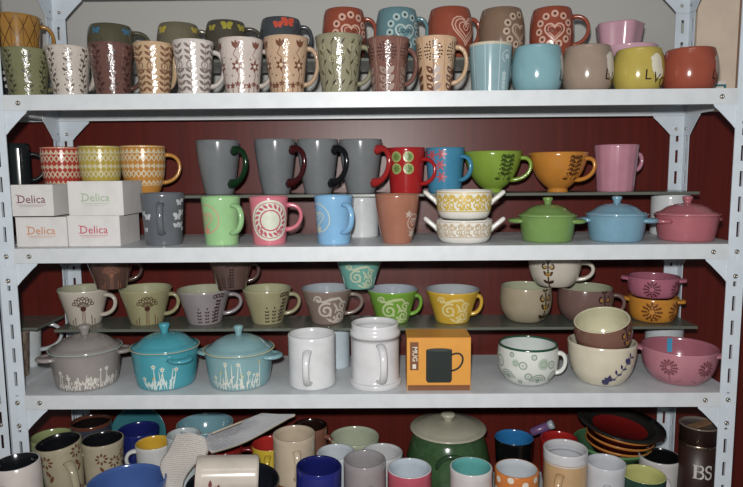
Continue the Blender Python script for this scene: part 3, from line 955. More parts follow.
vessel('mug', 'pink mug with large white round flower print', 'mug', 268.5, 39, y, ZB, 'taper', vtop=196, col='#cc6f7e', paints=['#c9cdbb', '#b65264'], dec=medallion(4, r=.43, t=.52), handle=h(82, .024, .82, .3), group=G)
vessel('mug', 'sky blue mug with a white heart print at its left', 'mug', 333.5, 39, y, ZB, 'taper', vtop=195, col='#79acd2', paints=['#c0c3b0'], dec=[medallion(-58, 3, 3, .3, .55, False)], handle=h(34, .022, .82, .25), group=G)
vessel('tumbler', 'terracotta brown handleless tumbler with a small pale flower', 'tumbler', 397, 44.5, y, ZB, 'vase', vtop=193.5, col='#9a6550', paints=['#b7a59b', '#7e4e3d'], dec=medallion(56, 3, 4, .16, .45, False))
_, _, HB, rb = vessel('handled_bowl', 'white bowl with tan scroll band, lower of the stacked pair', 'bowl', 464, 56, .055, ZB, 'stackbowl', vtop=217, col='#d9d6cf', paints=['#b8a588'], dec=ornament(), tabs=[(-88, .024, .007, .55, .020), (88, .024, .007, .55, .020)], group='stacked white bowls with handles')
vessel('handled_bowl', 'white bowl with yellow scroll band, upper of the stacked pair', 'bowl', 464, 56, .055, ZB + HB + .001, 'stackbowl', vtop=189.5, col='#d9d6cf', paints=['#c4a63a'], dec=ornament(), tabs=[(-88, .024, .007, .55, .020), (88, .024, .007, .55, .020)], group='stacked white bowls with handles')
L = dict(dome=.018, kr=.0085, kh=.013)
K = 'small lidded casserole dishes on the second shelf'
vessel('casserole_dish', 'olive green lidded casserole on the second shelf', 'casserole', 547.5, 58, .062, ZB, 'pot', vnear=217, col='#6e8f4a', rim='#8fae6a', lid=L, lugs=[(-84, .015, .013, .78), (84, .012, .013, .78)], group=K)
vessel('casserole_dish', 'dusty blue lidded casserole on the second shelf', 'casserole', 616.5, 60, .062, ZB, 'pot', vnear=216, col='#6f98ad', rim='#8fb0bd', lid=L, lugs=[(-80, .013, .013, .78), (84, .014, .013, .78)], group=K)
vessel('casserole_dish', 'rose pink lidded casserole at the right end of the second shelf', 'casserole', 687, 62, .062, ZB, 'pot', vnear=216, col='#a85f68', rim='#c07f86', lid=L, lugs=[(-50, .013, .015, .76), (130, .012, .013, .78)], group=K)
G = 'plain white mugs propping up the glass risers'
vessel('white_mug', 'plain white mug under the glass behind the terracotta tumbler', 'mug', 362, 37, .150, ZB, 'straight', H=GB - .0055, col='#c3c6c8', rad=.030, X=x_of(362, .15, .04), group=G)
vessel('white_mug', 'plain white mug under the glass behind the pink casserole', 'mug', 670, 37, .150, ZB, 'straight', H=GB - .0055, col='#c3c6c8', rad=.033, X=x_of(670, .15, .04), group=G)

# second row, on the glass
y = .158; G = 'wide printed cups on the second shelf glass'
vessel('mug', 'black mug with ribbed body in the dark left corner', 'mug', 17, 22, .165, GB, 'straight', vtop=143.5, col='#1f2426', handle=h(88, .024, .8, .3), rib=lambda a, z: .012*math.cos(30*a))
bz = [(.0, .24, 3)]
vessel('cup', 'red cup with cream geometric bands above the boxes', 'cup', 61, 39, y, GB, 'cup', vtop=147, col='#ad3a2b', paints=['#cbb69a'], dec=aztec(), group=G)
vessel('cup', 'yellow cup with cream geometric bands above the boxes', 'cup', 99.5, 41, y, GB, 'cup', vtop=146, col='#b6a039', paints=['#c9c09a'], dec=aztec(), group=G)
vessel('cup', 'orange cup with cream geometric bands and a looped handle', 'cup', 142.5, 43, y, GB, 'cup', vtop=145.5, col='#c08330', paints=['#cfc1a0'], dec=aztec(), handle=h(88, .027, .82, .25), group=G)
G = 'slate grey mugs with coloured scroll handles'
for (u, w, vt, hc, nm, ph) in ((217.5, 43, 140, '#0f3018', 'dark green', 40), (275, 41.5, 139, '#3d0e12', 'maroon', 46), (317.5, 41.5, 139, '#131416', 'black', 46), (360.5, 43, 139, '#a01d1e', 'bright red', 44)):
    vessel('mug', 'slate grey mug with ' + nm + ' curling handle', 'mug', u, w, y, GB, 'vase', vtop=vt, col='#73777a', handle=h(ph + 6, .030, .80, .2, w=.0046, t=.0050, blob=True, rise=.012, label=nm + ' glazed handle'), hcol=hc, group=G)
vessel('mug', 'bright red mug with four green printed roundels', 'mug', 406, 38, y, GB, 'taper', vtop=147.5, col='#a8191b', paints=['#9aa860', '#5f7a38'], dec=roundels(-12), handle=h(66, .026, .74, .2, w=.006))
vessel('mug', 'blue mug with red snowflake print', 'mug', 445, 39, y, GB, 'taper', vtop=147.5, col='#3c86a8', paints=['#b8434a'], dec=snowflakes(-28), handle=h(58, .022, .8, .28, w=.006))
G = 'wide footed cups with dark tree print'
vessel('footed_cup', 'lime green wide footed cup with dark tree print', 'cup', 493, 58, y, GB, 'footed', vtop=151, col='#7d9a2e', paints=['#3a4a18'], dec=tree(32), handle=h(86, .020, .84, .3), group=G)
vessel('footed_cup', 'orange wide footed cup with dark tree print', 'cup', 558.5, 58, y, GB, 'footed', vtop=152, col='#bd7a20', paints=['#5c3510'], dec=tree(38), handle=h(72, .018, .84, .3), group=G)
vessel('tumbler', 'pink ribbed tumbler near the right end of the second row', 'tumbler', 616.5, 42, y, GB, 'taper', vtop=144.5, col='#b87f8f', rib=lambda a, z: .022*math.cos(14*a), handle=h(112, .012, .8, .45, w=.005))

# ================================================================== third row, front
y = .052; K = 'lidded casseroles with painted meadow flowers'
vessel('casserole_dish', 'grey lidded casserole painted with white grasses', 'casserole', 85.5, 70, .062, ZC, 'pot', vnear=357, col='#8c8582', rim='#9db0ab', paints=['#c9c4bc', '#c9c4bc'], dec=meadow(2, n=20, span=110), lid=dict(dome=.022, kr=.0105, kh=.019, rim='#9db0ab'), lugs=[(-80, .017, .016, .84), (84, .017, .016, .84)], group=K)
vessel('casserole_dish', 'turquoise lidded casserole painted with small white flowers', 'casserole', 165, 68, .062, ZC, 'pot', vnear=355, col='#3f97a5', rim='#b5a98c', paints=['#c4d2ce', '#bd9440'], dec=meadow(-12, n=10, span=46, top=.7), lid=dict(dome=.022, kr=.0095, kh=.019, rim='#b5a98c'), lugs=[(24, .016, .016, .80), (-156, .016, .016, .84)], group=K)
vessel('casserole_dish', 'pale blue lidded casserole painted with yellow and white flowers', 'casserole', 239, 71, .062, ZC, 'pot', vnear=358, col='#7ba2a8', rim='#c4bd8c', paints=['#cdd2c8', '#b8aa4a'], dec=[meadow(-4, n=14, span=84, top=.8)], lid=dict(dome=.022, kr=.0085, kh=.019, rim='#c4bd8c'), lugs=[(64, .017, .016, .84), (-116, .016, .016, .84)], group=K)
vessel('white_mug', 'plain white mug with its handle facing forward', 'mug', 311.5, 47, y, ZC, 'tank', vtop=327.5, col='#cfd0d2', handle=h(-10, .024, .72, .18, w=.0068)) if False else vessel('white_mug', 'plain white mug with its handle facing forward', 'mug', 311.5, 47, y, ZC, 'straight', vtop=327.5, col='#cfd0d2', handle=h(-10, .024, .76, .16, w=.0062))
vessel('tankard', 'tall white tankard with ribbed foot and moulded rim', 'tankard', 375, 52, .052, ZC, 'tank', vtop=316.5, col='#cfcfd1', handle=h(12, .028, .72, .16, w=.0065))
# orange mug carton
a = at(407, 338, .014); b = at(471, 338, .014); w = b.x - a.x; hh = a.z - ZC; dep = .058
root = empty('mug_box', (a.x + w/2, .014 + dep/2, ZC)); tag(root, 'orange cardboard box printed with a black mug', 'box')
bm = bmesh.new(); box(bm, -w/2, w/2, -dep/2, dep/2, 0, hh - .001, 0); bmesh.ops.bevel(bm, geom=bm.edges[:], offset=.0007, segments=2, affect='EDGES')
f = -dep/2 - .0004
def px(u): return at(u, 360, .014).x - (a.x + w/2)
def pz(v): return at(440, v, .014).z - ZC
rect(bm, -w/2 + .001, w/2 - .001, f, .0005, pz(385), 1)
rect(bm, px(410), px(418.5), f, pz(370), pz(342), 1)
planar_text(bm, 'MUG', (px(412.6), f - .0003, pz(354)), (0, 0, -1), (1, 0, 0), .0115, 2, .014)
rect(bm, px(412.5), px(416), f - .0003, pz(368.5), pz(364), 2)
mx, mw = px(439), px(452) - px(439)
zt, zb = pz(350), pz(382.5)
V = [(-mw, zt), (-mw, zb + .004), (-mw + .003, zb), (mw - .003, zb), (mw, zb + .004), (mw, zt)]
bm.faces.new([bm.verts.new((mx + p, f - .0003, q)) for p, q in V][::-1]).material_index = 3
for (rx, rz, m, e) in ((mw, .0032, 3, .0004), (mw*.93, .0024, 4, .0006)):
    bm.faces.new([bm.verts.new((mx + rx*math.cos(t*PI/12), f - e, zt + rz*math.sin(t*PI/12))) for t in range(24)]).material_index = m
hp = [(mx + mw - .001, zt - .008), (mx + mw + .010, zt - .006), (mx + mw + .019, zt - .014), (mx + mw + .017, zt - .030), (mx + mw - .001, zt - .036)]
hp = bez([Vector((mx + mw - .001, 0, zt - .008)), Vector((mx + mw + .026, 0, zt + .004)), Vector((mx + mw + .022, 0, zt - .034)), Vector((mx + mw - .001, 0, zt - .035))], 14)
for p, q in zip(hp, hp[1:]):
    d = (q - p).normalized(); n_ = Vector((-d.z, 0, d.x)) * .0016
    bm.faces.new([bm.verts.new((e.x, f - .0003, e.z)) for e in (p + n_, p - n_, q - n_, q + n_)]).material_index = 3
link('body', bm, [glaze('#d8932b', .4, 'paint'), glaze('#7a4a28', .4, 'paint'), glaze('#d8cfc0', .4, 'paint'), glaze('#232a28', .35, 'paint'), glaze('#3a423f', .35, 'paint')], root, smooth=False)
bm = bmesh.new(); box(bm, -w/2, w/2, -dep/2 + .0004, dep/2, hh - .001, hh + .0004); link('lid_flap', bm, glaze('#cf8a2b', .4, 'paint'), root, smooth=False)

vessel('bowl_mug', 'white round mug with dark green rim and paisley print', 'mug', 528, 60, .062, ZC, 'round', vnear=351.5, col='#cdd0ca', rim='#1f4a36', inn='#c4cbc8', paints=['#7d8f80', '#a8b5a6'], dec=paisley(), handle=h(84, .013, .8, .3), rimt=.04)
_, XB, HBb, rB = vessel('bowl', 'cream bowl with dark blue sprigs holding a brown cup', 'bowl', 602, 66, .064, ZC, 'cup', vnear=350, col='#c9c0aa', paints=['#3a3560'], dec=[sprig(34), ], key='cream')
vessel('cup', 'brown cup with cream inside tilted in the cream bowl', 'cup', 600, 59, .064, ZC + .0, 'round', rad=.0475, X=XB + .006, H=.058, col='#765245', inn='#c8c3a2', paints=['#3f2320', '#b8862f'], dec=owls(52), tilt=(R(13), R(-13), 0), lift=.055)
_, XP, HP, rP = vessel('handled_bowl', 'large rose pink bowl with dark tree prints and two handles', 'bowl', 679.5, 71, .066, ZC, 'cup', vtop=336.5, col='#b0727f', inn='#a3606f', paints=['#6e3a40'], dec=bloom((-14, 44), r=.26, t=.6), tabs=[(-88, .014, .015, .86, .001), (84, .014, .015, .86, .001)], key='pinkbowl')
# sticker on the inside of the pink bowl
bp = ALL['pinkbowl']; bm = bmesh.new()
for i in range(4):
    r0 = [bp['r']*(.92 + .015*q)-.0042 for q in (0, 1)]
Vv = []
for zf in (.55, .7, .85, .97):
    rr_ = interp([(a_*bp['r'], b_*bp['H']) for a_, b_ in PROF['cup']], zf*bp['H']) - .0042
    Vv.append([bm.verts.new((rr_*math.cos(t), rr_*math.sin(t), zf*bp['H'])) for t in (R(76), R(80), R(85))])
for A_, B_ in zip(Vv, Vv[1:]):
    for j in range(2): bm.faces.new((A_[j], A_[j+1], B_[j+1], B_[j]))
so = link('price_sticker', bm, glaze('#2f8fb8', .4, 'paint'), bp['o']); so['label'] = 'small blue sticker on the inner wall'
G = 'plain white mugs propping up the glass risers'
vessel('white_mug', 'white mug with ring handle under glass at the left end', 'mug', 37, 30, .165, ZC, 'taper', H=GC - ZC - .0055, rad=.024, X=x_of(28, .165, ZC + .05), col='#b5babc', handle=h(80, .036, .97, .36, w=.0055))
vessel('cup', 'brown streaked cup beside the left post on the third shelf', 'cup', 12, 30, .10, ZC, 'taper', vtop=328, col='#8a7a6c', paints=['#5b4638'], dec=lattice())
vessel('white_mug', 'plain white mug under the glass beside the tankard', 'mug', 344, 30, .150, ZC, 'straight', H=GC - ZC - .0055, rad=.0255, X=x_of(336, .15, ZC + .05), col='#b5c3cc', group=G)
vessel('white_mug', 'plain white mug under the glass behind the large pink bowl', 'mug', 663, 37, .173, ZC, 'straight', H=GC - ZC - .0055, rad=.0335, X=x_of(664, .173, ZC + .05), col='#b9bfc2', group=G)

# third row, on the glass
y = .153; G = 'flared teacups with raised prints on the third shelf glass'
F2 = dict(prof='cone')
def ear(phi, out, **k): return h(phi, out, .80, .24, style='c', w=.005, **k)
def tea(key, label, u, w, vt, col, inn, paints, dec, handle): return vessel('teacup', label, 'teacup', u, w, y, GC, 'cone', vtop=vt, col=col, inn=inn, paints=paints, dec=dec, handle=handle, group=G, key=key)
tea('t1', 'cream white teacup with brown dandelion print, leftmost teacup', 83.5, 49, 283.5, '#bdb3a6', '#a5a58b', ['#4a2a1c', '#6a4636'], dandelion(-4), ear(62, .020))
tea('t2', 'olive teacup with brown dandelion print', 145.5, 51, 283, '#97926c', '#a5a582', ['#4a2a1c', '#6a4030'], dandelion(2), ear(74, .018))
tea('t3', 'lilac grey teacup with dark plaited plant print', 204, 53, 284, '#8e8587', '#a3a48c', ['#3d2328'], plaited(34), ear(86, .024))
tea('t4', 'khaki olive teacup with dark plaited plant print', 267, 49, 283.5, '#9a9370', '#a5a582', ['#3a2a22'], plaited(48), ear(86, .020))
tea('t5', 'taupe teacup with white swirls and grey blue inside', 327, 51, 283, '#85736a', '#9fa6ae', ['#bfb4a8'], swirls(8), ear(86, .024))
tea('t6', 'green teacup with white swirls', 392.5, 51, 284, '#6f9f30', '#9fa8b2', ['#b9c890'], swirls(2), ear(84, .012))
tea('t7', 'yellow teacup with white swirls', 452.5, 54, 284, '#cda422', '#a3a8ac', ['#dccb8a'], swirls(2), ear(86, .010))
y = .153
vessel('bowl_mug', 'beige wide rounded mug with dark owl print', 'mug', 526, 51, y, GC, 'round', vtop=281, col='#9c9078', inn='#a3a68a', paints=['#3a2418', '#a3823a'], dec=owls(48), group='wide owl print mugs', key='o1')
vessel('bowl_mug', 'brown wide rounded mug with owl print', 'mug', 585.5, 54, y, GC, 'round', vtop=282, col='#705650', inn='#9c9f86', paints=['#3f2320', '#b8862f'], dec=owls(42), handle=ear(86, .020), group='wide owl print mugs', key='o2')
_, _, HO, _ = vessel('handled_bowl', 'orange bowl with brown flower prints, lower of two', 'bowl', 653.5, 47, y, GC, 'stackbowl', vnear=301, col='#c2811f', paints=['#6b3a14'], dec=bloom((-2, 62), r=.44, t=.5), tabs=[(-88, .014, .012, .84, .001), (88, .014, .012, .84, .001)], group='stacked flower print bowls')
vessel('handled_bowl', 'rose pink bowl with brown flower prints on the orange bowl', 'bowl', 653.5, 49, y, GC + HO + .001, 'stackbowl', vtop=272, col='#ab6277', inn='#9c5a6c', paints=['#5e2c33'], dec=bloom((-2, 62), r=.44, t=.5), tabs=[(-88, .014, .012, .84, .001), (88, .014, .012, .84, .001)], group='stacked flower print bowls')
# upper teacups sitting across two rims
def upper(a, b, label, u, w, col, inn, paints, dec, handle, H=.054, prof='cone'):
    z = max(ALL[a]['z'] + ALL[a]['H'], ALL[b]['z'] + ALL[b]['H']) + .001
    H = min(H, -LIP - .0 - z + .020)
    X = x_of(u, .150, z + H)
    vessel('teacup', label, 'teacup', u, w, .150, z, prof, H=H, X=X, rad=w/2*dist((X, .15, z+H))/F, col=col, inn=inn, paints=paints, dec=dec, handle=handle, group='teacups stacked on the rims of others')
upper('t1', 't2', 'dark brown patterned teacup resting above two pale teacups', 110.5, 46, '#5a4038', '#6a5a4c', ['#8a5a44', '#8a5a44'], dandelion(0), ear(88, .016))
upper('t3', 't4', 'dark purple brown teacup with plaited print on the rims of two others', 231, 45, '#5c4640', '#6a5a4c', ['#2f1d1c'], plaited(0), ear(86, .014))
upper('t5', 't6', 'aqua teacup with pale swirls resting on two swirl teacups', 359, 47, '#6aa79c', '#7fae9f', ['#b5c2a5'], swirls(2), None)
upper('o1', 'o2', 'white teacup with dark owl print resting on two wide mugs', 555, 52, '#bdb5a8', '#b9b3a5', ['#3a2418', '#b08a3a'], owls(-14), ear(86, .022), prof='cup')
# ================================================================== bottom shelf, seen from above
def low(name, label, cat, u, w, vc, y, prof='straight', **k):
    return vessel(name, label, cat, u, w, y, k.pop('z0', ZD), prof, vc=vc, **k)
NB = '#15161a'
low('mug', 'white mug with black inside at the bottom left corner', 'mug', 20, 44, 462, -.040, 'straight', z0=FLOOR, col='#bfb5b0', inn=NB, rim='#c4bcb8', handle=h(-35, .022, .9, .6), tilt=(0, R(-1.5), 0))
low('mug', 'beige tall mug with black inside and brown flowers, leaning', 'mug', 65, 43, 440, .080, 'latte', col='#a39a80', inn=NB, rim='#a39a80', paints=['#6b4328'], dec=petals(((-38, .84), (45, .9), (-30, .35), (50, .3))), handle=h(18, .026, .78, .2, w=.007), tilt=(R(3), R(-4), 0))
low('mug', 'beige mug with black inside and brown petals beside the leaning one', 'mug', 102.5, 40, 439, .112, 'taper', col='#a99f86', inn=NB, rim='#a99f86', paints=['#6b4328'], dec=petals(((-6, .8), (30, .72), (10, .45), (48, .5), (-20, .4), (64, .8))), handle=h(-78, .022, .84, .3, w=.006))
low('bowl', 'pale olive bowl behind the leaning beige mug', 'bowl', 52, 40, 436, .158, 'cup', col='#8f9a66', inn='#8f9a66')
low('mug', 'dark blue black mug with brown rim at the back left', 'mug', 91, 39, 421, .176, 'taper', col='#3a3f4c', inn='#191313', rim='#5b3426', rimt=.05)
low('mug', 'deep cobalt blue mug behind the yellow lined mug', 'mug', 138.5, 40, 429, .174, 'taper', col='#1b2566', inn='#1a2262')
low('mug', 'white mug with bright yellow inside', 'mug', 153.5, 35, 442.5, .120, 'taper', col='#c6c6c4', inn='#d0a51c', rim='#c9b478', handle=h(-86, .018, .9, .6, w=.005))
low('bowl', 'medium blue bowl in front of the beige mugs', 'bowl', 127, 76, 481, .016, 'bowl', col='#3c5a9c', inn='#42609f')
low('bowl', 'small white bowl behind the printed paper', 'bowl', 183.5, 33, 434, .108, 'cup', col='#b5bdc0', inn='#b5bdc0')
low('mug', 'dark maroon mug with ring handle under the brochure', 'mug', 225, 34, 447, .150, 'straight', col='#701418', inn='#8f1618', handle=h(80, .026, .92, .6, w=.0045))
low('dish', 'pale blue shallow dish at the back under the shelf', 'dish', 205, 56, 423, .172, 'bowl', z0=-.410, col='#6d97a3', inn='#6d97a3', rim='#9aa79a')
# teal plate on its edge against the back
p = at(137, 436, .196); bm = bmesh.new()
lathe(bm, [(0, 0), (.03, 0), (.05, .006), (.056, .010), (.055, .011), (.048, .008), (.03, .003), (0, .003)], [0]*7, 40)
o = link('plate', bm, glaze('#2f6f78', .2), loc=(p.x, .212, p.z)); o.rotation_euler = (R(78), 0, 0)
tag(o, 'teal plate standing on edge behind the cobalt mug', 'plate')
low('bowl', 'black wide bowl beneath the mug lying on its side', 'bowl', 233, 92, 482, .042, 'bowl', col='#1c2028', inn='#1c2028')
# mug on its side
c = at(258, 476, .040)
root, _, _, _ = vessel('mug', 'cream mug lying on its side with its dark mouth to the left', 'mug', 225, 42, .040, 0, 'straight', rad=.034, X=0, H=.104, col='#cdc3b6', inn='#2a1416', rim='#7a4038', paints=['#7a3f3c', '#6b4328'], dec=sprig(-70, k=.6))
root.location = (c.x, .044, c.z); root.rotation_euler = Euler((0, R(-86), R(10)), 'XYZ')
low('mug', 'yellow mug half hidden under the brochure', 'mug', 270, 36, 443, .168, 'straight', col='#c9ad1e', inn='#b0251f', handle=h(-8, .018, .85, .5))
r_ = low('mug', 'plain beige mug standing on an orange bowl', 'mug', 294, 42, 433.5, .110, 'straight', z0=-.446, col='#bfae96', handle=h(6, .015, .78, .2, w=.0062))
vessel('bowl', 'small orange bowl under the plain beige mug', 'bowl', 294, 40, .110, ZD, 'cup', H=-.4475 - ZD, rad=.032, X=r_[1], col='#b4672a')
low('mug', 'brown mug with dark inside behind the plain beige mug', 'mug', 310, 34, 425, .180, 'straight', col='#7c5140', inn='#20120f', handle=h(60, .02, .85, .4))
low('mug', 'navy blue mug leaning in the front of the bottom shelf', 'mug', 316.5, 45, 465.5, .020, 'straight', col='#1d2472', inn='#171d5e', handle=h(48, .022, .7, .2), tilt=(0, R(2), 0))
low('bowl', 'pale celadon bowl at the back centre', 'bowl', 354.5, 49, 436, .178, 'cup', col='#a3aa90', inn='#aab29a')
low('bowl', 'plain white bowl behind the navy mug', 'bowl', 336, 38, 452, .100, 'cup', col='#bcc4cb', inn='#bcc4cb')
low('bowl', 'plain white bowl behind the lilac grey and pink mugs', 'bowl', 382, 41, 452, .103, 'cup', col='#bdbfc0', inn='#bdbfc0')
low('mug', 'lilac grey mug in the front of the bottom shelf', 'mug', 364.5, 42, 459, .028, 'straight', col='#8f8788', inn='#8f8a8c', handle=h(14, .02, .7, .1))
low('mug', 'raspberry pink mug with white inside', 'mug', 409.5, 44, 468, .030, 'straight', col='#b04a5c', inn='#b7c2cd', rim='#c3c5c9', handle=h(5, .02, .7, .1))
# green pot
PROF['crock'] = [(.60, 0), (.80, .08), (1.0, .35), (1.02, .55), (.93, .82), (.84, .95), (.84, 1)]
pc = at(448, 427, .142); pr = .078
root, X, HH, rr = vessel('crock_pot', 'large green crock with cream lid at the back of the bottom shelf', 'pot', 448, 80, .142, ZD, 'crock', rad=pr, X=pc.x, H=pc.z - ZD - .004, col='#385634', kind='stone')
hh = pc.z - ZD - .004
rootp = empty('crock', (0, 0, 0)); bpy.data.objects.remove(rootp)
pot = root
base_e = empty('crock_pot', pot.location); tag(base_e, pot['label'], 'pot')
for k_ in ('label', 'category'): del pot[k_]
pot.name = 'body'; base_e.name = 'crock_pot'; pot.parent = base_e; pot.location = (0, 0, 0)
bm = bmesh.new(); lr = .071
lathe(bm, [(0, hh + .012), (lr*.5, hh + .011), (lr*.85, hh + .004), (lr*.97, hh + .001), (lr, hh + .002), (lr*1.01, hh + .004), (lr*.97, hh + .006), (lr*.9, hh + .006), (lr*.85, hh + .009), (lr*.5, hh + .015), (.014, hh + .017), (0, hh + .017)], [0]*11, 48)
ld = link('lid', bm, glaze('#a9a692', .25), base_e); ld['label'] = 'cream glazed lid'
bm = bmesh.new(); kb = hh + .016
lathe(bm, [(0, kb), (.009, kb), (.008, kb + .004), (.013, kb + .010), (.0145, kb + .013), (.010, kb + .016), (0, kb + .0165)], [0]*6, 24); link('knob', bm, glaze('#a9a692', .25), ld)
bang = math.atan2(CV.y - .142, CV.x - pc.x)
prf = smooth_prof([(a_/1.02*pr, b_*hh) for a_, b_ in PROF['crock']])
for ph in (6, 186): 
    ang = bang + R(ph); dr = Vector((math.cos(ang), math.sin(ang), 0)); sd = Vector((-math.sin(ang), math.cos(ang), 0)); z = hh*.70; rr2 = interp(prf, z) - .003
    P = [dr*(rr2 - .004) + sd*.026 + Vector((0, 0, z - .008)), dr*(rr2 + .007) + sd*.024 + Vector((0, 0, z + .026)), dr*(rr2 + .007) - sd*.024 + Vector((0, 0, z + .026)), dr*(rr2 - .004) - sd*.026 + Vector((0, 0, z - .008))]
    bm = bmesh.new(); pts = bez(P, 16); sweep(bm, pts, [.0042]*17, [.0042]*17, dr); link('handle', bm, glaze('#2a442a', .16), base_e)

low('mug', 'white mug with turquoise inside', 'mug', 471, 42, 466.5, .020, 'straight', col='#c2bcbc', inn='#58a3a0', rim='#c7c7c6', handle=h(2, .02, .7, .1))
low('mug', 'black mug with bright blue inside', 'mug', 514, 38, 437, .120, 'taper', col='#0d0e10', inn='#1f6ba3', rim='#1f6ba3')
low('mug', 'orange mug with white dots and white inside', 'mug', 516.5, 43, 468.5, .026, 'straight', col='#c4712a', inn='#b9c0c6', rim='#c4712a', paints=['#d8cfc2'], dec=whitedots(), handle=h(4, .02, .6, .1))
low('mug', 'tan mug with a thick white collar rim', 'mug', 565.5, 43, 448, .050, 'collar', col='#bd9a6e', inn='#b7b9bf', rim='#c4c3c6', rimt=.13, handle=h(-12, .022, .72, .2, w=.0062))
low('bowl', 'bright red bowl behind the tan mug', 'bowl', 559, 36, 438, .128, 'cup', col='#9c1714', inn='#9c1714')
low('mug', 'plain white mug between the tan mug and the dark green mug', 'mug', 606, 38, 462, .044, 'straight', col='#bbbcc1', inn='#bdc0c6', handle=h(6, .02, .72, .15))
low('mug', 'dark green mug with pale yellow inside', 'mug', 643.5, 42, 474, .030, 'straight', col='#1c3a30', inn='#b3b36a', rim='#b3b36a')
low('mug', 'white mug with black inside beside the brown tumbler', 'mug', 660, 40, 456, .086, 'taper', col='#bab6b6', inn='#0e0f10', rim='#b5b2b2', handle=h(18, .02, .7, .15))
# stack of bowls and a plate
sx, sy = at(616, 440, .150).x, .150
zb = ZD
def shallow(label, name, r, z, hgt, col, rimc, tl, x=None, cat='bowl', yy=None, inn=None):
    bm = bmesh.new(); k = .003
    out = [(r*.45, 0), (r*.5, hgt*.06), (r*.78, hgt*.4), (r*.95, hgt*.85), (r, hgt)]
    lathe(bm, [(0, .001)] + out + [(r - k*.5, hgt + .001), (r - k, hgt)] + [(r*.95 - k, hgt*.85 + .001), (r*.78 - k, hgt*.4 + .003), (r*.5 - k, hgt*.06 + .004), (0, .004)], [0, 0, 0, 0, 1, 1, 1, 2, 2, 2, 2], 52)
    o = link(name, bm, [glaze(col, .2), glaze(rimc, .25), glaze(inn or col, .2)], loc=(x if x is not None else sx, yy or sy, z)); o.rotation_euler = tl
    return tag(o, label, cat, 'stacked bowls and plate at the back right')
shallow('rust brown deep bowl at the bottom of the stack', 'bowl', .060, ZD, .060, '#7a3a1c', '#8a4a20', (0, 0, 0))
shallow('green wide bowl low in the stack of dishes', 'bowl', .068, ZD + .056, .036, '#3f6a48', '#5a8a55', (0, R(3), 0), x=sx - .012, yy=.150)
for i, (r_, dz) in enumerate(((.060, .066), (.0615, .078), (.063, .090))):
    shallow(('dark red bowl with orange rim, lowest of three in the stack', 'dark red bowl with orange rim, middle of three in the stack', 'dark red bowl with orange rim, directly under the black plate')[i], 'bowl', r_, ZD + dz, .028, '#4a1412', '#b8742a', (R(1), R(4 + 1.5*i), 0), x=sx + .002 + .002*i)
zp = at(622, 424, .140)
bm = bmesh.new(); r = .079
lathe(bm, [(0, 0), (r*.55, 0), (r*.7, .006), (r, .013), (r*1.0, .0145), (r*.72, .009), (r*.62, .0042), (0, .0035)], [0, 0, 0, 0, 0, 0, 1], 56)
o = link('plate', bm, [glaze('#262523', .2), glaze('#7c1212', .2)], loc=(zp.x - .006, .137, zp.z - .008)); o.rotation_euler = (R(4), R(6.5), 0)
tag(o, 'black rimmed plate with a red centre topping the stack', 'plate', 'stacked bowls and plate at the back right')
# tube lying across
a = at(531, 432.5, .165); b = at(553, 424, .150); L_ = (b - a).length
e = empty('paint_tube', a); e.rotation_euler = (b - a).to_track_quat('Z', 'Y').to_euler(); tag(e, 'small purple printed tube with a pale cap near the red bowl', 'tube')
bm = bmesh.new(); lathe(bm, [(0, 0), (.007, .001), (.008, .004), (.008, L_*.82), (0, L_*.82)], [0]*4, 20); link('body', bm, glaze('#6a4a78', .3), e)
bm = bmesh.new(); lathe(bm, [(0, L_*.82), (.0085, L_*.82), (.0085, L_), (.006, L_ + .001), (0, L_ + .001)], [0]*4, 20); link('cap', bm, glaze('#a8b4bc', .3), e)

# BS tumbler
tc_ = at(699.5, 423, .050); TH = tc_.z - ZD; tr = 18.3 * dist(tc_) / F
root = empty('travel_tumbler', (tc_.x, .05, ZD)); tag(root, 'dark brown travel tumbler with white letters and steel ring', 'tumbler')
bm = bmesh.new(); zr_ = TH * .80
outer = [(tr*.93, 0), (tr*.95, .003), (tr*.96, zr_*.5), (tr*.97, zr_)]
lathe(bm, [(0, 0)] + outer + [(tr*.5, zr_), (0, zr_)], [0]*6, 48)
d = Dec(bm, [(a_, b_) for a_, b_ in outer], zr_, math.atan2(CV.y - .05, CV.x - tc_.x)); d.phi = 22
k = .0014 / zr_
# serif capitals B and S, drawn with strokes in body-height units
def S_(pts, w): d.stroke([(a_*k - .0, b_*k) for a_, b_ in pts], w*k, 1)
zc0 = 60
def off(pts, dx): return [(a_ + dx, b_ + zc0) for a_, b_ in pts]
S_(off([(-6, 0), (-6, 17)], -4), 3.0); S_(off([(-8.6, .5), (-1, .5)], -4), 1.1); S_(off([(-8.6, 16.5), (-1, 16.5)], -4), 1.1); S_(off([(-5, 9), (-1, 9)], -4), 1.1)
arcp = [(-1 + 3.2*math.sin(R(t)), 12.8 + 3.7*math.cos(R(t))) for t in range(0, 181, 20)]; S_(off(arcp, -4), 2.1)
arcp = [(-1 + 3.9*math.sin(R(t)), 4.8 + 4.2*math.cos(R(t))) for t in range(0, 181, 20)]; S_(off(arcp, -4), 2.4)
arcp = [(4.4 + 3.2*math.cos(R(t)), 12.7 + 3.8*math.sin(R(t))) for t in range(20, 271, 20)] + [(4.4 + 3.4*math.cos(R(t)), 4.5 + 4.2*math.sin(R(t))) for t in range(80, -161, -20)]
S_(off(arcp, .5), 2.2); S_(off([(7.6, 11.5), (7.6, 16.8)], .5), 1.0); S_(off([(1.1, .2), (1.1, 5.5)], .5), 1.0)
link('body', bm, [glaze('#2c1712', .45, 'paint'), glaze('#b8b4ae', .4, 'paint')], root)
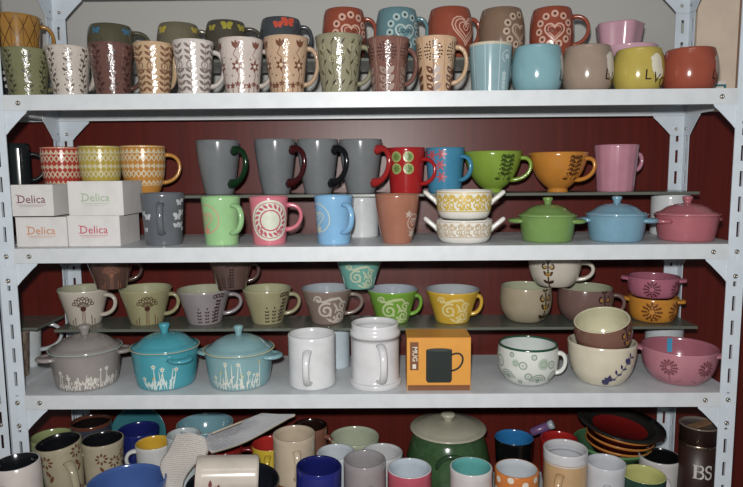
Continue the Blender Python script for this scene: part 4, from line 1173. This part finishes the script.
bm = bmesh.new(); lathe(bm, [(tr*.95, zr_), (tr*1.0, zr_), (tr*1.0, zr_ + .004), (tr*.95, zr_ + .004), (tr*.95, zr_)], [0]*4, 48); link('steel_ring', bm, glaze('#b9a48c', .2, 'metal', 1.0), root)
bm = bmesh.new(); lathe(bm, [(0, zr_ + .003), (tr*.96, zr_ + .004), (tr*.98, TH - .003), (tr*1.02, TH - .002), (tr*1.02, TH), (tr*.94, TH + .0005), (tr*.90, TH - .004), (0, TH - .005)], [0]*3 + [1]*3 + [2], 48)
lid_ = link('lid', bm, [glaze('#2a1713', .4), glaze('#6e625a', .2), glaze('#4a4744', .12)], root); lid_['label'] = 'dark see-through looking lid with a pale rim'
bm = bmesh.new(); box(bm, -.006, .006, -tr*.86, tr*.86, TH - .0055, TH - .001)
st = link('wooden_strip', bm, glaze('#8d6a4a', .5, 'stone'), lid_, smooth=False); st.rotation_euler = (0, 0, R(-62))

# papers
def sheet(name, label, rows, mat, th=.0008, cat='paper', sub=6, crumple=0.0):
    """rows of (u, v, y) triples; bilinear patches between them"""
    G_ = [[at(*q) for q in row] for row in rows]; nc = len(G_[0]); nr = len(G_)
    bm = bmesh.new(); uvl = bm.loops.layers.uv.new('UVMap'); RR_ = []; n1, n2 = (nr-1)*sub, (nc-1)*sub
    def cat_(P, t):
        i = min(int(t), len(P)-2); f_ = t - i
        p0 = P[max(0, i-1)]; p1 = P[i]; p2 = P[i+1]; p3 = P[min(len(P)-1, i+2)]
        return .5*((2*p1) + (p2-p0)*f_ + (2*p0-5*p1+4*p2-p3)*f_*f_ + (3*p1-p0-3*p2+p3)*f_**3)
    for a_ in range(n1+1):
        line = [cat_([G_[r_][c_] for r_ in range(nr)], a_/sub) for c_ in range(nc)]
        RR_.append([cat_(line, b_/sub) for b_ in range(n2+1)])
    top = [[bm.verts.new(p + Vector((0, 0, crumple*random.uniform(-1, 1)))) for p in row] for row in RR_]
    bot = [[bm.verts.new(v.co - Vector((0, 0, th))) for v in row] for row in top]
    def quad(vs, uvs, m=0):
        f_ = bm.faces.new(vs); f_.material_index = m
        for lp, q in zip(f_.loops, uvs): lp[uvl].uv = q
    for a_ in range(n1):
        for b_ in range(n2):
            uv = [(b_/n2, a_/n1), ((b_+1)/n2, a_/n1), ((b_+1)/n2, (a_+1)/n1), (b_/n2, (a_+1)/n1)]
            quad((top[a_][b_], top[a_][b_+1], top[a_+1][b_+1], top[a_+1][b_]), uv); quad((bot[a_+1][b_], bot[a_+1][b_+1], bot[a_][b_+1], bot[a_][b_]), uv[::-1])
    for a_ in range(n1):
        for b_ in (0, n2): quad((top[a_][b_], top[a_+1][b_], bot[a_+1][b_], bot[a_][b_]), [(0, 0)]*4, 1)
    for b_ in range(n2):
        for a_ in (0, n1): quad((top[a_][b_], top[a_][b_+1], bot[a_][b_+1], bot[a_][b_]), [(0, 0)]*4, 1)
    return tag(link(name, bm, mat), label, cat)
edge = glaze('#b5aa98', .5, 'paint')
sheet('newsprint_sheet', 'crumpled white sheet with tiny printed rows sliding down between the bowls', [[(176, 434, .076), (190, 433, .077), (205, 437, .078)], [(168, 450, .064), (186, 449, .065), (208, 453, .066)], [(160, 464, .050), (176, 466, .050), (194, 466, .050)], [(164, 480, .034), (174, 481, .034), (184, 480, .034)], [(168, 496, .018), (175, 497, .018), (182, 496, .018)]],
      [print_mat('dot_printed_paper', '#bab4ae', '#938d87', 34, 11), edge], crumple=.0006)
sheet('brochure', 'folded printed brochure propped up toward the shelf above', [[(208, 434, .090), (236, 423, .115), (262, 413, .140)], [(204, 444, .084), (238, 433, .118), (278, 414, .140)], [(212, 452, .080), (246, 441, .115), (295, 414, .140)]],
      [print_mat('text_printed_paper', '#9c9da0', '#77787d', 16, 4.2), edge], th=.004)

# ================================================================== camera and light
cam = bpy.data.cameras.new('camera'); co = bpy.data.objects.new('camera', cam); C.objects.link(co)
cam.sensor_width = 36; cam.lens = F / 743 * 36; cam.sensor_fit = 'HORIZONTAL'; cam.clip_start = .02
M = Matrix((RT, UP, -FW)).transposed().to_4x4(); M.translation = CV; co.matrix_world = M
bpy.context.scene.camera = co

def lamp(name, kind, loc, power, size, col, target=None):
    l = bpy.data.lights.new(name, kind); l.energy = power; l.color = col
    if kind == 'AREA': l.shape = 'RECTANGLE'; l.size, l.size_y = size
    else: l.shadow_soft_size = size
    o = bpy.data.objects.new(name, l); C.objects.link(o); o.location = loc
    if target: o.rotation_euler = (Vector(target) - Vector(loc)).to_track_quat('-Z', 'Y').to_euler()
    return o
lamp('camera_flash', 'POINT', (CAM[0] - .018, CAM[1] - .02, CAM[2] + .070), 49, .016, (1, .985, .96))
lamp('ceiling_lamp', 'AREA', (.6, -1.3, 1.9), 4, (.9, .5), (1, .96, .9), (.55, .1, 0))
w = bpy.data.worlds.new('room_light'); bpy.context.scene.world = w; w.use_nodes = True
bg = w.node_tree.nodes['Background']; bg.inputs[0].default_value = (.80, .85, .95, 1); bg.inputs[1].default_value = .11
vs = bpy.context.scene.view_settings; vs.view_transform = 'Standard'; vs.look = 'None'; vs.exposure = 0; vs.gamma = 1; vs.use_curve_mapping = False
